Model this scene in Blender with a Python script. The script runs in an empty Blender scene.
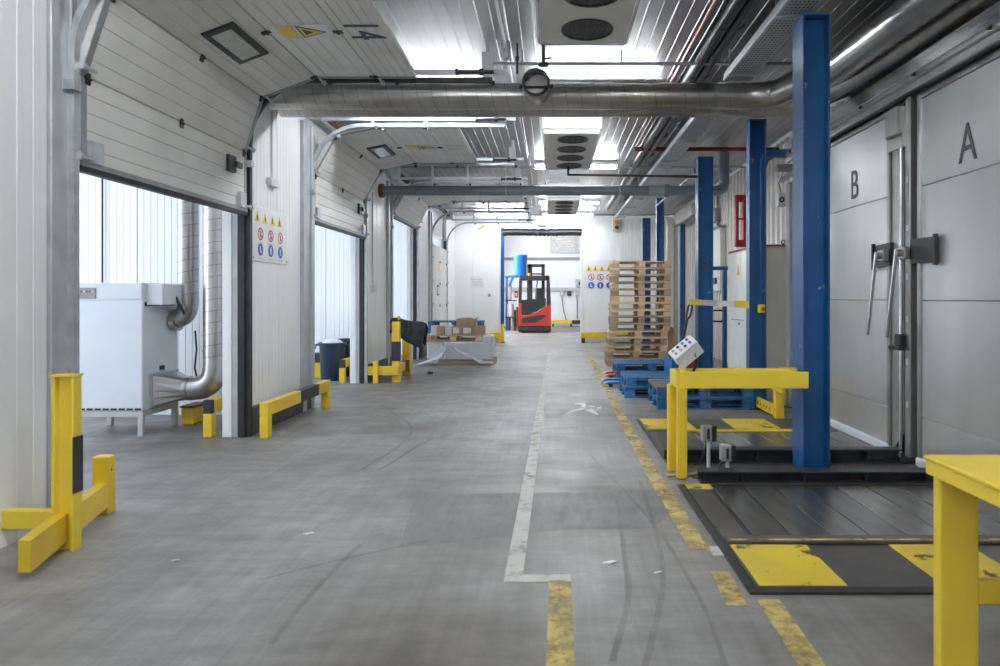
import bpy, math, random
from mathutils import Vector, Matrix
random.seed(7)
R = math.radians
scn = bpy.context.scene
C = scn.collection

# ------------------------------------------------------------ camera / world / light / exposure
F, CX, CY, H = 667.0, 552.0, 298.0, 1.35          # focal length (px), vanishing point, eye height
cam_d = bpy.data.cameras.new('camera'); cam = bpy.data.objects.new('camera', cam_d); C.objects.link(cam)
cam.location = (0, 0, H); cam.rotation_euler = (R(90), 0, 0)
cam_d.sensor_width = 36; cam_d.lens = F * 36 / 1000
cam_d.shift_x = (500 - CX) / 1000; cam_d.shift_y = -(333 - CY) / 1000
cam_d.dof.use_dof = True; cam_d.dof.focus_distance = 9.0; cam_d.dof.aperture_fstop = 3.5
cam_d.clip_start = 0.05
scn.camera = cam
w = bpy.data.worlds.new('overcast_sky'); scn.world = w; w.use_nodes = True
w.node_tree.nodes['Background'].inputs[0].default_value = (0.80, 0.88, 1.0, 1)
w.node_tree.nodes['Background'].inputs[1].default_value = 1.0
scn.view_settings.view_transform = 'Standard'; scn.view_settings.look = 'None'
scn.view_settings.gamma = 1; scn.view_settings.use_curve_mapping = False
scn.view_settings.exposure = 0.85
TUBE = 62.0          # emission of the fluorescent tubes
DAY = 42.0          # daylight through the open dock ends (W each)
PITCH = 4.08
def area(name, loc, rot, sx, sy, energy, col):
    l = bpy.data.lights.new(name, 'AREA'); l.shape = 'RECTANGLE'; l.size = sx; l.size_y = sy
    l.energy = energy; l.color = col
    o = bpy.data.objects.new(name, l); C.objects.link(o); o.location = loc; o.rotation_euler = rot
    return o
for k in range(4):   # daylight entering each dock annex through its open outer end
    area('dock_daylight', (-6.4, 5.6 + PITCH * k, 1.9), (0, R(-90), 0), 3.0, 3.0, DAY, (0.74, 0.86, 1.0))
area('back_room_area_light', (-2.6, 26.0, 3.0), (0, R(-70), 0), 2.5, 5.0, 260, (0.95, 0.97, 1.0))  # unseen area light hung inside the enclosed back room

# ------------------------------------------------------------ materials
MATS = {}
def mat(name, col, col2=None, scale=6.0, rough=0.5, metal=0.0, bump=0.0, vary=0.0, wear=None, wear_at=0.62,
        wear_scale=14.0, stretch=(1, 1, 1), cut=None, cut_scale=12.0, cut_soft=.055, cut_max=1.0, emit=None, spec=0.5, alpha=None):
    if name in MATS: return MATS[name]
    m = bpy.data.materials.new(name); m.use_nodes = True
    nt = m.node_tree; N = nt.nodes; L = nt.links
    b = N['Principled BSDF']; out = N['Material Output']
    tc = N.new('ShaderNodeTexCoord'); mp = N.new('ShaderNodeMapping'); L.new(tc.outputs['Object'], mp.inputs[0])
    mp.inputs['Scale'].default_value = stretch
    n = N.new('ShaderNodeTexNoise'); n.inputs['Scale'].default_value = scale; n.inputs['Detail'].default_value = 5
    L.new(mp.outputs[0], n.inputs['Vector'])
    mx = N.new('ShaderNodeMix'); mx.data_type = 'RGBA'
    c2 = col2 or tuple(c * 0.86 for c in col)
    mx.inputs[6].default_value = (*col, 1); mx.inputs[7].default_value = (*c2, 1)
    rp = N.new('ShaderNodeValToRGB'); rp.color_ramp.elements[0].position = 0.35; rp.color_ramp.elements[1].position = 0.68
    L.new(n.outputs[0], rp.inputs[0]); L.new(rp.outputs[0], mx.inputs[0])
    cur = mx.outputs[2]
    if vary:
        oi = N.new('ShaderNodeObjectInfo'); hs = N.new('ShaderNodeHueSaturation')
        mr = N.new('ShaderNodeMapRange'); mr.inputs[3].default_value = 1 - vary; mr.inputs[4].default_value = 1 + vary
        L.new(oi.outputs['Random'], mr.inputs[0]); L.new(mr.outputs[0], hs.inputs['Value']); L.new(cur, hs.inputs['Color'])
        cur = hs.outputs[0]
    if wear:
        n2 = N.new('ShaderNodeTexNoise'); n2.inputs['Scale'].default_value = wear_scale; n2.inputs['Detail'].default_value = 8
        n2.inputs['Roughness'].default_value = 0.65
        L.new(tc.outputs['Object'], n2.inputs['Vector'])
        r2 = N.new('ShaderNodeValToRGB'); r2.color_ramp.elements[0].position = wear_at; r2.color_ramp.elements[1].position = wear_at + 0.02
        L.new(n2.outputs[0], r2.inputs[0])
        m2 = N.new('ShaderNodeMix'); m2.data_type = 'RGBA'; L.new(cur, m2.inputs[6]); m2.inputs[7].default_value = (*wear, 1)
        L.new(r2.outputs[0], m2.inputs[0]); cur = m2.outputs[2]
    L.new(cur, b.inputs['Base Color'])
    b.inputs['Roughness'].default_value = rough; b.inputs['Metallic'].default_value = metal
    b.inputs['Specular IOR Level'].default_value = spec
    if bump:
        bp = N.new('ShaderNodeBump'); bp.inputs['Strength'].default_value = bump; bp.inputs['Distance'].default_value = 0.02
        L.new(n.outputs[0], bp.inputs['Height']); L.new(bp.outputs[0], b.inputs['Normal'])
    if emit:
        b.inputs['Emission Color'].default_value = (*emit[0], 1); b.inputs['Emission Strength'].default_value = emit[1]
    if alpha is not None: b.inputs['Alpha'].default_value = alpha
    if cut is not None:   # worn-away paint: bare where the noise is high
        n3 = N.new('ShaderNodeTexNoise'); n3.inputs['Scale'].default_value = cut_scale; n3.inputs['Detail'].default_value = 9
        n3.inputs['Roughness'].default_value = 0.7; L.new(mp.outputs[0], n3.inputs['Vector'])
        r3 = N.new('ShaderNodeValToRGB'); r3.color_ramp.elements[0].position = cut - cut_soft; r3.color_ramp.elements[1].position = cut + cut_soft
        r3.color_ramp.elements[0].color = (cut_max, cut_max, cut_max, 1); r3.color_ramp.elements[1].color = (0, 0, 0, 1)
        L.new(n3.outputs[0], r3.inputs[0]); L.new(r3.outputs[0], b.inputs['Alpha'])
    MATS[name] = m
    return m

def floor_mat():
    m = bpy.data.materials.new('worn_concrete'); m.use_nodes = True
    nt = m.node_tree; N = nt.nodes; L = nt.links; b = N['Principled BSDF']
    tc = N.new('ShaderNodeTexCoord')
    def noise(sc, stretch, det=6, rough=.55):
        mp = N.new('ShaderNodeMapping'); mp.inputs['Scale'].default_value = stretch; L.new(tc.outputs['Object'], mp.inputs[0])
        n = N.new('ShaderNodeTexNoise'); n.inputs['Scale'].default_value = sc; n.inputs['Detail'].default_value = det
        n.inputs['Roughness'].default_value = rough; L.new(mp.outputs[0], n.inputs['Vector']); return n.outputs[0]
    def ramp(s, a, bb, ca, cb):
        r = N.new('ShaderNodeValToRGB'); r.color_ramp.elements[0].position = a; r.color_ramp.elements[1].position = bb
        r.color_ramp.elements[0].color = (*ca, 1); r.color_ramp.elements[1].color = (*cb, 1); L.new(s, r.inputs[0]); return r.outputs[0]
    def mul(c1, c2, f=1.0):
        x = N.new('ShaderNodeMix'); x.data_type = 'RGBA'; x.blend_type = 'MULTIPLY'; x.inputs[0].default_value = f
        L.new(c1, x.inputs[6]); L.new(c2, x.inputs[7]); return x.outputs[2]
    base = ramp(noise(0.5, (1, 1, 1)), .36, .66, (.165, .152, .137), (.335, .33, .325))
    fine = ramp(noise(7, (.5, 1, 1), 10, .75), .3, .7, (.70, .70, .70), (1.14, 1.14, 1.14))
    streak = ramp(noise(1.4, (.45, 4.5, 1), 7, .6), .38, .62, (.94, .94, .945), (1.04, 1.04, 1.04))
    scr = ramp(noise(2.2, (6, .5, 1), 8, .7), .62, .74, (1, 1, 1), (.90, .89, .88))
    chalk = ramp(noise(1.1, (.6, 2.6, 1), 9, .72), .60, .74, (1, 1, 1), (1.30, 1.31, 1.33))
    mpr = N.new('ShaderNodeMapping'); mpr.inputs['Rotation'].default_value = (0, 0, R(35)); mpr.inputs['Scale'].default_value = (7, .35, 1)
    L.new(tc.outputs['Object'], mpr.inputs[0])
    nd = N.new('ShaderNodeTexNoise'); nd.inputs['Scale'].default_value = 2.5; nd.inputs['Detail'].default_value = 8; nd.inputs['Roughness'].default_value = .7
    L.new(mpr.outputs[0], nd.inputs['Vector'])
    diag = ramp(nd.outputs[0], .35, .66, (1.07, 1.07, 1.07), (.85, .845, .84))
    c = mul(mul(mul(mul(mul(base, fine), streak), scr), chalk), diag)
    L.new(c, b.inputs['Base Color'])
    rr = ramp(noise(3, (1, 1, 1)), .3, .7, (.36, .36, .36), (.60, .60, .60)); L.new(rr, b.inputs['Roughness'])
    bp = N.new('ShaderNodeBump'); bp.inputs['Strength'].default_value = .12; bp.inputs['Distance'].default_value = .01
    L.new(noise(30, (1, 1, 1), 6), bp.inputs['Height']); L.new(bp.outputs[0], b.inputs['Normal'])
    return m

def tube_mat():
    m = bpy.data.materials.new('lit_tube'); m.use_nodes = True
    b = m.node_tree.nodes['Principled BSDF']
    b.inputs['Base Color'].default_value = (1, 1, 1, 1)
    b.inputs['Emission Color'].default_value = (.93, .97, 1.0, 1); b.inputs['Emission Strength'].default_value = TUBE
    return m

M = dict(
    floor=floor_mat(), tube=tube_mat(),
    white=mat('white_panel', (.86, .87, .88), (.81, .82, .83), 1.2, .35, 0, 0, .02),
    door=mat('door_white', (.76, .75, .72), (.66, .65, .62), 2.0, .42, 0, .04),
    leafedge=mat('door_edge_grey', (.34, .35, .36), rough=.45, metal=.4),
    galv=mat('galvanised_steel', (.58, .61, .64), (.44, .47, .50), 9, .38, .5, .02),
    galv_paint=mat('grey_painted_steel', (.50, .53, .56), (.40, .43, .46), 5, .4, .2),
    dark=mat('dark_steel', (.055, .056, .06), (.03, .03, .032), 8, .45, .5),
    black=mat('black_rubber', (.018, .018, .020), (.03, .03, .03), 10, .6),
    blackp=mat('black_plastic', (.02, .02, .023), rough=.4),
    ceil=mat('ceiling_sheet', (.45, .455, .47), (.36, .365, .38), 3, .40, .7, 0, .10, stretch=(1, .25, 1)),
    duct=mat('spiral_duct', (.47, .455, .43), (.38, .365, .35), 5, .30, .95, .02),
    seam=mat('duct_seam', (.16, .155, .15), rough=.4, metal=.8),
    greypipe=mat('grey_pvc', (.24, .27, .30), (.20, .225, .25), 5, .35),
    greypipe2=mat('grey_pvc_sleeve', (.42, .44, .46), rough=.4),
    steel=mat('brushed_door_steel', (.70, .70, .70), (.60, .60, .60), 1.6, .32, .65, .05, .02, stretch=(1, 1, .3)),
    steelf=mat('door_frame_steel', (.44, .44, .43), (.34, .34, .33), 4, .35, .8),
    chrome=mat('bright_steel', (.72, .72, .72), rough=.22, metal=1),
    blue=mat('blue_column_paint', (.006, .085, .245), (.005, .065, .19), 5, .42, 0, .02, 0, (.30, .33, .36), .66, 6.0),
    blue2=mat('blue_paint', (.007, .085, .24), (.006, .065, .19), 5, .4),
    bluepal=mat('blue_pallet_paint', (.02, .16, .36), (.008, .06, .15), 8, .6, 0, .1, .40, (.18, .17, .15), .62, 9),
    bluepal_top=mat('blue_pallet_boards', (.22, .20, .17), (.10, .13, .17), 5, .7, 0, .1, .3, (.17, .15, .12), .58, 8, stretch=(.4, 3, 1)),
    bluebright=mat('bright_blue_plastic', (.010, .15, .46), (.008, .12, .38), 5, .4),
    yellow=mat('yellow_paint', (.84, .58, .03), (.74, .50, .03), 5, .42, 0, .03, 0, (.10, .075, .05), .69, 16),
    yellowc=mat('yellow_clean', (.88, .66, .06), (.82, .60, .05), 4, .42, 0, 0, 0, (.16, .12, .06), .74, 20),
    tape=mat('black_tape', (.030, .031, .036), rough=.5),
    red=mat('red_paint', (.50, .025, .022), (.42, .02, .02), 5, .4),
    redpipe=mat('red_pipe', (.22, .022, .022), rough=.45),
    pinkpipe=mat('copper_conduit', (.50, .22, .19), rough=.35, metal=.3),
    truckred=mat('truck_red', (.46, .030, .015), (.40, .028, .015), 4, .35),
    wood=mat('pallet_wood', (.78, .58, .37), (.64, .46, .28), 7, .75, 0, .2, .26, stretch=(.5, 3, 3)),
    woodold=mat('weathered_wood', (.56, .42, .28), (.42, .31, .205), 7, .8, 0, .2, .22, stretch=(.5, 3, 3)),
    card=mat('cardboard', (.50, .33, .19), (.43, .28, .165), 4, .8, 0, 0, .10),
    whitep=mat('white_carton', (.72, .73, .75), (.66, .67, .70), 4, .5),
    wrap=mat('white_wrap', (.66, .68, .74), (.58, .60, .66), 5, .35, 0, .1),
    film=mat('clear_film', (.80, .83, .88), (.70, .74, .80), 8, .22, 0, .3, alpha=.62),
    cream=mat('cream_sheet', (.80, .76, .70), (.72, .68, .62), 3, .45, 0, 0, .03),
    beige=mat('beige_cabinet', (.56, .54, .46), (.51, .49, .42), 3, .45),
    whitecab=mat('white_cabinet', (.80, .80, .75), (.74, .74, .69), 3, .4),
    heater=mat('heater_white', (.72, .75, .78), (.67, .70, .74), 3, .4),
    grey=mat('mid_grey', (.30, .30, .31), rough=.5),
    lgrey=mat('light_grey', (.52, .53, .54), rough=.5),
    cooler=mat('cooler_white', (.66, .65, .61), (.58, .57, .53), 3, .45),
    fan=mat('fan_black', (.030, .030, .032), rough=.4),
    fanguard=mat('fan_guard_wire', (.10, .10, .105), rough=.4),
    glass=mat('door_glass', (.60, .63, .60), (.50, .53, .50), 10, .12, 0, 0, 0),
    signw=mat('sign_sheet', (.78, .79, .81), (.74, .75, .77), 3, .25),
    signy=mat('sign_yellow', (.80, .58, .02), rough=.4), signr=mat('sign_red', (.62, .03, .05), rough=.4),
    signb=mat('sign_blue', (.01, .10, .48), rough=.4), signk=mat('sign_black', (.03, .03, .03), rough=.5),
    letter=mat('letter_grey_blue', (.085, .09, .12), rough=.5), letter2=mat('letter_navy', (.05, .07, .14), rough=.5),
    pale=mat('faded_print', (.42, .42, .41), rough=.5),
    paintw=mat('white_floor_paint', (.60, .59, .54), (.50, .49, .45), 4, .6, 0, 0, 0, cut=.64, cut_scale=8, cut_soft=.12, cut_max=.88),
    markw=mat('white_mark_paint', (.72, .71, .66), (.62, .61, .56), 4, .6, 0, 0, 0, cut=.72, cut_scale=6),
    painty=mat('yellow_floor_paint', (.62, .47, .15), (.52, .41, .17), 4, .6, 0, 0, 0, cut=.55, cut_scale=10, cut_soft=.13, cut_max=.92),
    patchy=mat('yellow_plate_paint', (.74, .54, .035), (.62, .45, .05), 3, .5, 0, 0, 0, cut=.575, cut_scale=4.5, cut_soft=.015),
    plate=mat('lift_plate', (.25, .235, .22), (.13, .122, .115), 5, .27, .7, .05, .28, (.36, .36, .36), .62, 6, stretch=(3, .5, 1)),
    plate2=mat('lift_side_plate', (.125, .112, .10), (.085, .077, .07), 5, .45, .4, .04, .1),
    rust=mat('rusty_steel', (.20, .13, .07), (.12, .075, .04), 14, .7, .2, .1),
    mark=mat('tyre_mark', (.09, .088, .085), (.12, .118, .115), 3, .6, 0, 0, 0, cut=.55, cut_scale=3, cut_soft=.2, cut_max=.24),
    chalk=mat('scraped_patch', (.46, .46, .47), (.30, .30, .31), 9, .6, 0, .3, 0, cut=.52, cut_scale=5, cut_soft=.2, cut_max=.24, stretch=(3.5, .8, 1)),
    can=mat('dark_blue_bin', (.020, .045, .085), (.016, .036, .07), 4, .42),
    cloth=mat('dark_cloth', (.018, .024, .030), (.028, .036, .044), 12, .85, 0, .3),
    brick=mat('far_brick', (.74, .72, .70), (.48, .47, .46), 9, .7, stretch=(.6, 1, 3)),
    paper=mat('paper', (.80, .80, .80), rough=.6),
    orange=mat('orange_lens', (.75, .25, .03), rough=.3),
    plinth=mat('dark_plinth', (.075, .070, .066), (.12, .11, .10), 8, .7, 0, .1, 0, (.40, .38, .35), .66, 8),
    concrete=mat('rough_kerb', (.33, .31, .29), (.22, .21, .20), 8, .85, 0, .2),
)

# ------------------------------------------------------------ mesh builder
class MB:
    def __init__(s): s.v = []; s.f = []; s.sm = []
    def add(s, vs, fs, smooth=False):
        o = len(s.v); s.v += [tuple(p) for p in vs]
        s.f += [tuple(i + o for i in f) for f in fs]; s.sm += [smooth] * len(fs)
        return s
    def box(s, x0, x1, y0, y1, z0, z1, c=0.0):
        if x0 > x1: x0, x1 = x1, x0
        if y0 > y1: y0, y1 = y1, y0
        if z0 > z1: z0, z1 = z1, z0
        if c <= 0:
            return s.add([(x0,y0,z0),(x1,y0,z0),(x1,y1,z0),(x0,y1,z0),(x0,y0,z1),(x1,y0,z1),(x1,y1,z1),(x0,y1,z1)],
                         [(0,3,2,1),(4,5,6,7),(0,1,5,4),(1,2,6,5),(2,3,7,6),(3,0,4,7)])
        c = min(c, (x1-x0)*.45, (y1-y0)*.45, (z1-z0)*.45)
        vs = []; idx = {}
        X = (x0, x1); Y = (y0, y1); Z = (z0, z1); sg = (1, -1)
        for i in (0, 1):
            for j in (0, 1):
                for k in (0, 1):
                    for a in range(3):
                        p = [X[i] + sg[i]*c, Y[j] + sg[j]*c, Z[k] + sg[k]*c]
                        p[a] = (X[i], Y[j], Z[k])[a]
                        idx[(i, j, k, a)] = len(vs); vs.append(tuple(p))
        fs = []
        g = lambda i, j, k, a: idx[(i, j, k, a)]
        for t in (0, 1):
            q = [g(t,0,0,0), g(t,1,0,0), g(t,1,1,0), g(t,0,1,0)]; fs.append(q if t else q[::-1])
            q = [g(0,t,0,1), g(0,t,1,1), g(1,t,1,1), g(1,t,0,1)]; fs.append(q if t else q[::-1])
            q = [g(0,0,t,2), g(1,0,t,2), g(1,1,t,2), g(0,1,t,2)]; fs.append(q if t else q[::-1])
        for i in (0, 1):
            for j in (0, 1):
                q = [g(i,j,0,0), g(i,j,1,0), g(i,j,1,1), g(i,j,0,1)]; fs.append(q if i != j else q[::-1])
                q = [g(0,i,j,1), g(1,i,j,1), g(1,i,j,2), g(0,i,j,2)]; fs.append(q if i == j else q[::-1])
                q = [g(i,0,j,2), g(i,1,j,2), g(i,1,j,0), g(i,0,j,0)]; fs.append(q if i == j else q[::-1])
                for k in (0, 1):
                    q = [g(i,j,k,0), g(i,j,k,1), g(i,j,k,2)]; fs.append(q if (i+j+k) % 2 else q[::-1])
        return s.add(vs, fs)
    def prism(s, pts, d):
        d = Vector(d); n = len(pts); a = [Vector(p) for p in pts]; b = [p + d for p in a]
        nn = Vector((0, 0, 0))
        for i in range(n): nn += a[i].cross(a[(i+1) % n])
        if nn.dot(d) > 0: a.reverse(); b.reverse()
        fs = [tuple(range(n)), tuple(range(2*n-1, n-1, -1))] + [(i, i+n, (i+1) % n + n, (i+1) % n) for i in range(n)]
        return s.add(a + b, fs)
    def cyl(s, p0, p1, r, n=16, r2=None, caps=True):
        return s.tube([p0, p1], r, n, radii=[r, r if r2 is None else r2], caps=caps)
    def tube(s, path, r, n=12, radii=None, caps=True, rot=0.0, aspect=1.0, up=None):
        P = [Vector(p) for p in path]; m = len(P)
        T = []
        for i in range(m):
            a = (P[i] - P[i-1]).normalized() if i else None
            b = (P[i+1] - P[i]).normalized() if i < m-1 else None
            t = (a + b).normalized() if a and b else (a or b)
            T.append(t)
        u = Vector(up) if up else (Vector((0, 0, 1)) if abs(T[0].z) < .9 else Vector((0, 1, 0)))
        e1 = (u - T[0]*u.dot(T[0])).normalized()
        vs = []
        for i in range(m):
            if i: e1 = (e1 - T[i]*e1.dot(T[i])).normalized()
            e2 = T[i].cross(e1)
            rr = radii[i] if radii else r
            k = 1.0
            if 0 < i < m-1:
                cc = T[i].dot((P[i]-P[i-1]).normalized()); k = 1.0  # mitre ignored (short steps)
            for j in range(n):
                an = 2*math.pi*j/n + rot
                vs.append(P[i] + e1*math.cos(an)*rr*aspect + e2*math.sin(an)*rr)
        fs = []
        for i in range(m-1):
            for j in range(n):
                fs.append((i*n+j, i*n+(j+1) % n, (i+1)*n+(j+1) % n, (i+1)*n+j))
        s.add(vs, fs, n > 6)
        if caps: s.add(vs[:n], [tuple(range(n-1, -1, -1))]); s.add(vs[-n:], [tuple(range(n))])
        return s
    def lathe(s, prof, n=24, c=(0, 0, 0), smooth=True):
        vs = []
        for (r, z) in prof:
            for j in range(n):
                a = 2*math.pi*j/n; vs.append((c[0]+r*math.cos(a), c[1]+r*math.sin(a), c[2]+z))
        fs = []
        for i in range(len(prof)-1):
            for j in range(n):
                fs.append((i*n+j, i*n+(j+1) % n, (i+1)*n+(j+1) % n, (i+1)*n+j))
        return s.add(vs, fs, smooth)
    def ring(s, c, r0, r1, d, axis='y', n=28):
        # flat ring of depth d; axis = extrusion axis
        vs = []
        for dd in (0, d):
            for r in (r0, r1):
                for j in range(n):
                    a = 2*math.pi*j/n; p, q = r*math.cos(a), r*math.sin(a)
                    vs.append((c[0]+p, c[1]+dd, c[2]+q) if axis == 'y' else (c[0]+p, c[1]+q, c[2]+dd))
        fs = []
        for j in range(n):
            k = (j+1) % n
            fs += [(j, k, n+k, n+j), (2*n+j, 3*n+j, 3*n+k, 2*n+k), (j, 2*n+j, 2*n+k, k), (n+j, n+k, 3*n+k, 3*n+j)]
        return s.add(vs, fs)
    def xform(s, mtx):
        s.v = [tuple(mtx @ Vector(p)) for p in s.v]; return s

def wloc(o):
    v = Vector((0, 0, 0))
    while o: v += Vector(o.location); o = o.parent
    return v
def obj(name, mb, m, parent=None, local=False, bevel=0):
    me = bpy.data.meshes.new(name)
    if parent is not None: off = Vector((0, 0, 0)) if local else wloc(parent)
    else:
        xs = [p[0] for p in mb.v]; ys = [p[1] for p in mb.v]; zs = [p[2] for p in mb.v]
        off = Vector(((min(xs)+max(xs))/2, (min(ys)+max(ys))/2, min(zs)))
    me.from_pydata([tuple(Vector(p) - off) for p in mb.v], [], mb.f)
    me.polygons.foreach_set('use_smooth', mb.sm)
    me.materials.append(m); me.update()
    o = bpy.data.objects.new(name, me); C.objects.link(o)
    if parent is not None: o.parent = parent
    else: o.location = off
    if bevel:
        b = o.modifiers.new('bevel', 'BEVEL'); b.width = bevel; b.segments = 2; b.limit_method = 'ANGLE'
    return o
def tag(o, label, cat, group=None, kind=None):
    if label: o['label'] = label
    if cat: o['category'] = cat
    if group: o['group'] = group
    if kind: o['kind'] = kind
    return o
def thing(name, label, cat, loc=(0, 0, 0), rz=0, group=None, kind=None):
    o = bpy.data.objects.new(name, None); C.objects.link(o); o.location = loc; o.rotation_euler = (0, 0, rz)
    o.empty_display_size = .1
    return tag(o, label, cat, group, kind)
def dup(root, loc, rz=0, label=None, group=None):
    def rec(o, par):
        c = o.copy(); C.objects.link(c)
        if par is not None: c.parent = par
        for ch in list(o.children): rec(ch, c)
        return c
    r = rec(root, None); r.location = loc; r.rotation_euler = (0, 0, rz)
    if label: r['label'] = label
    if group: r['group'] = group
    return r
def G(px, py, z=0.0):                  # the floor point (or point at height z) seen at a pixel
    Y = (H - z) * F / (py - CY)
    return Vector(((px - CX) * Y / F, Y, z))
def PX(px, Y): return (px - CX) * Y / F
def PZ(py, Y): return H - (py - CY) * Y / F
def text_mesh(s, size, depth, name):
    cu = bpy.data.curves.new(name, 'FONT'); cu.body = s; cu.size = size; cu.extrude = depth
    cu.align_x = 'CENTER'; cu.align_y = 'CENTER'
    t = bpy.data.objects.new(name, cu); C.objects.link(t)
    bpy.context.view_layer.update()
    me = bpy.data.meshes.new_from_object(t.evaluated_get(bpy.context.evaluated_depsgraph_get()))
    C.objects.unlink(t); bpy.data.objects.remove(t)
    mb = MB(); mb.add([v.co for v in me.vertices], [tuple(p.vertices) for p in me.polygons])
    bpy.data.meshes.remove(me)
    return mb
ORD = ['first', 'second', 'third', 'fourth', 'fifth', 'sixth', 'seventh', 'eighth', 'ninth', 'tenth', 'eleventh',
       'twelfth', 'thirteenth', 'fourteenth', 'fifteenth']

# ------------------------------------------------------------ room shell
XL, XR, XC, CEIL, YF, YB = -2.97, 3.65, 2.95, 3.85, 20.4, -4.5
floor = obj('floor', MB().box(-7, 5, YB - .3, 34, -.25, 0), M['floor'])
tag(floor, 'grey worn concrete warehouse floor with scuffs and tyre marks', 'floor', kind='structure')
# --- ceiling: long ribbed metal sheets
ceil = thing('ceiling', 'ribbed silver metal sheet ceiling above the hall', 'ceiling', (0, 0, CEIL), kind='structure')
def strip_mesh(wd, ln):
    prof = [(0, 0), (.006, 0), (.010, .005), (.118, .005), (.121, .0), (.127, .0), (.130, .005), (wd-.010, .005), (wd-.006, 0), (wd, 0)]
    top = [(x, .03) for x, _ in reversed(prof)]
    # profile hangs down: positive = recess upward
    pts = [(x, 0, z) for x, z in prof] + [(x, 0, .05) for x in (wd, 0)]
    return MB().prism(pts, (0, ln, 0))
wd = .248
segs = [(YB, 5.42), (5.45, 12.75), (12.78, 20.38)]
for (a, b) in segs:
    proto = None
    for i in range(27):
        x = XL - .2 + i*.25
        if proto is None:
            proto = obj('ceiling_panel', strip_mesh(wd, b-a), M['ceil'], ceil, local=True); o = proto
        else:
            o = proto.copy(); C.objects.link(o); o.parent = ceil
        o.location = (x, a, 0)
obj('roof_deck', MB().box(XL-.3, XR+.3, YB-.2, YF, CEIL+.055, CEIL+.12), M['dark'], ceil)
for y in (5.435, 12.765):
    obj('joint_cover', MB().box(XL, XR, y-.05, y+.05, CEIL-.012, CEIL+.002, .004), M['ceil'], ceil)

def ribbed_panel(wd, ht, th=.06, ribs=8, dep=.003):
    # local: spans x 0..wd, z 0..ht, front faces -y (y=0 front)
    pts = [(0.004, th, 0), (0.004, .006, 0), (.010, 0, 0)]
    for i in range(1, ribs):
        x = wd*i/ribs; pts += [(x-.008, 0, 0), (x-.004, dep, 0), (x+.004, dep, 0), (x+.008, 0, 0)]
    pts += [(wd-.010, 0, 0), (wd-.004, .006, 0), (wd-.004, th, 0)]
    return MB().prism(pts, (0, 0, ht))
def panel_run(root, name, x0, x1, y, z0, z1, n, m, rot=0, ribs=8, dep=.003):
    # n panels; rot = 0 faces -Y at depth y ; rot = 90 faces +X at x=y running along Y from x0..x1 ; rot=-90 faces -X
    wdt = (x1 - x0) / n; base = wloc(root); pr = None
    for i in range(n):
        if pr is None:
            pr = obj(name, ribbed_panel(wdt, z1-z0, ribs=ribs, dep=dep), m, root, local=True); o = pr
        else:
            o = pr.copy(); C.objects.link(o); o.parent = root
        if rot == 0: p = Vector((x0 + i*wdt, y, z0))
        elif rot == 90: p = Vector((y, x0 + i*wdt, z0))
        else: p = Vector((y, x0 + (i+1)*wdt, z0))
        o.location = p - base; o.rotation_euler = (0, 0, R(rot))

# --- left wall: piers between the dock doors
wl = thing('wall_left', 'white panelled wall with piers between the dock doors', 'wall', (XL, 0, 0), kind='structure')
D0, D1 = 4.15, 6.45       # first door opening, along the hall
piers = [(YB, D0)] + [(D1 + PITCH*k, D0 + PITCH*(k+1)) for k in range(3)] + [(D1 + PITCH*3, YF)]
for i, (a, b) in enumerate(piers):
    obj('pier_core', MB().box(XL-.22, XL-.062, a+.08, b-.02, 0, CEIL), M['white'], wl)
    n = max(1, round((b-a)/.85))
    if i == 0: panel_run(wl, 'wall_panel', 3.0, D0-.22, XL, .0, CEIL, 1, M['white'], 90); panel_run(wl, 'wall_panel', YB, 3.0, XL, 0, CEIL, 7, M['white'], 90)
    else:
        panel_run(wl, 'wall_panel', a+.09, (b-.36) if i < 4 else b, XL, .02, CEIL, n, M['white'], 90)
        obj('plinth', MB().box(XL-.05, XL+.03, a+.09, b-.03 if i < 4 else b, 0, .28, .01), M['plinth'], wl)
        # far jamb of the previous door: white edge, steel strip, black rubber track cover
        obj('jamb_edge', MB().box(XL-.22, XL-.13, a, a+.08, 0, CEIL-.4, .006), M['white'], wl)
        obj('jamb_strip', MB().box(XL-.13, XL-.075, a+.01, a+.08, 0, CEIL-.4, .004), M['galv_paint'], wl)
        obj('jamb_seal', MB().box(XL-.075, XL+.0, a+.0, a+.08, 0, 2.95, .01), M['black'], wl)
    if i < 4:
        # steel column at the near side of the next door
        if i == 0: mb = MB().box(XL-.06, XL+.02, b-.22, b-.15, 0, 3.6, .006).box(XL-.06, XL+.0, b-.15, b-.06, 0, 3.6).box(XL-.12, XL+.02, b-.06, b, 0, 3.6, .006)
        else: mb = MB().box(XL-.06, XL+.045, b-.36, b-.25, 0, 3.45, .006).box(XL-.06, XL+.015, b-.25, b-.09, 0, 3.45).box(XL-.12, XL+.045, b-.09, b, 0, 3.45, .006)
        obj('steel_column', mb, M['galv_paint'], wl)
    if i < 4:
        obj('lintel', MB().box(XL-.22, XL-.10, b-.02, piers[i+1][0]+.08, 3.0, CEIL), M['white'], wl)

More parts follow.
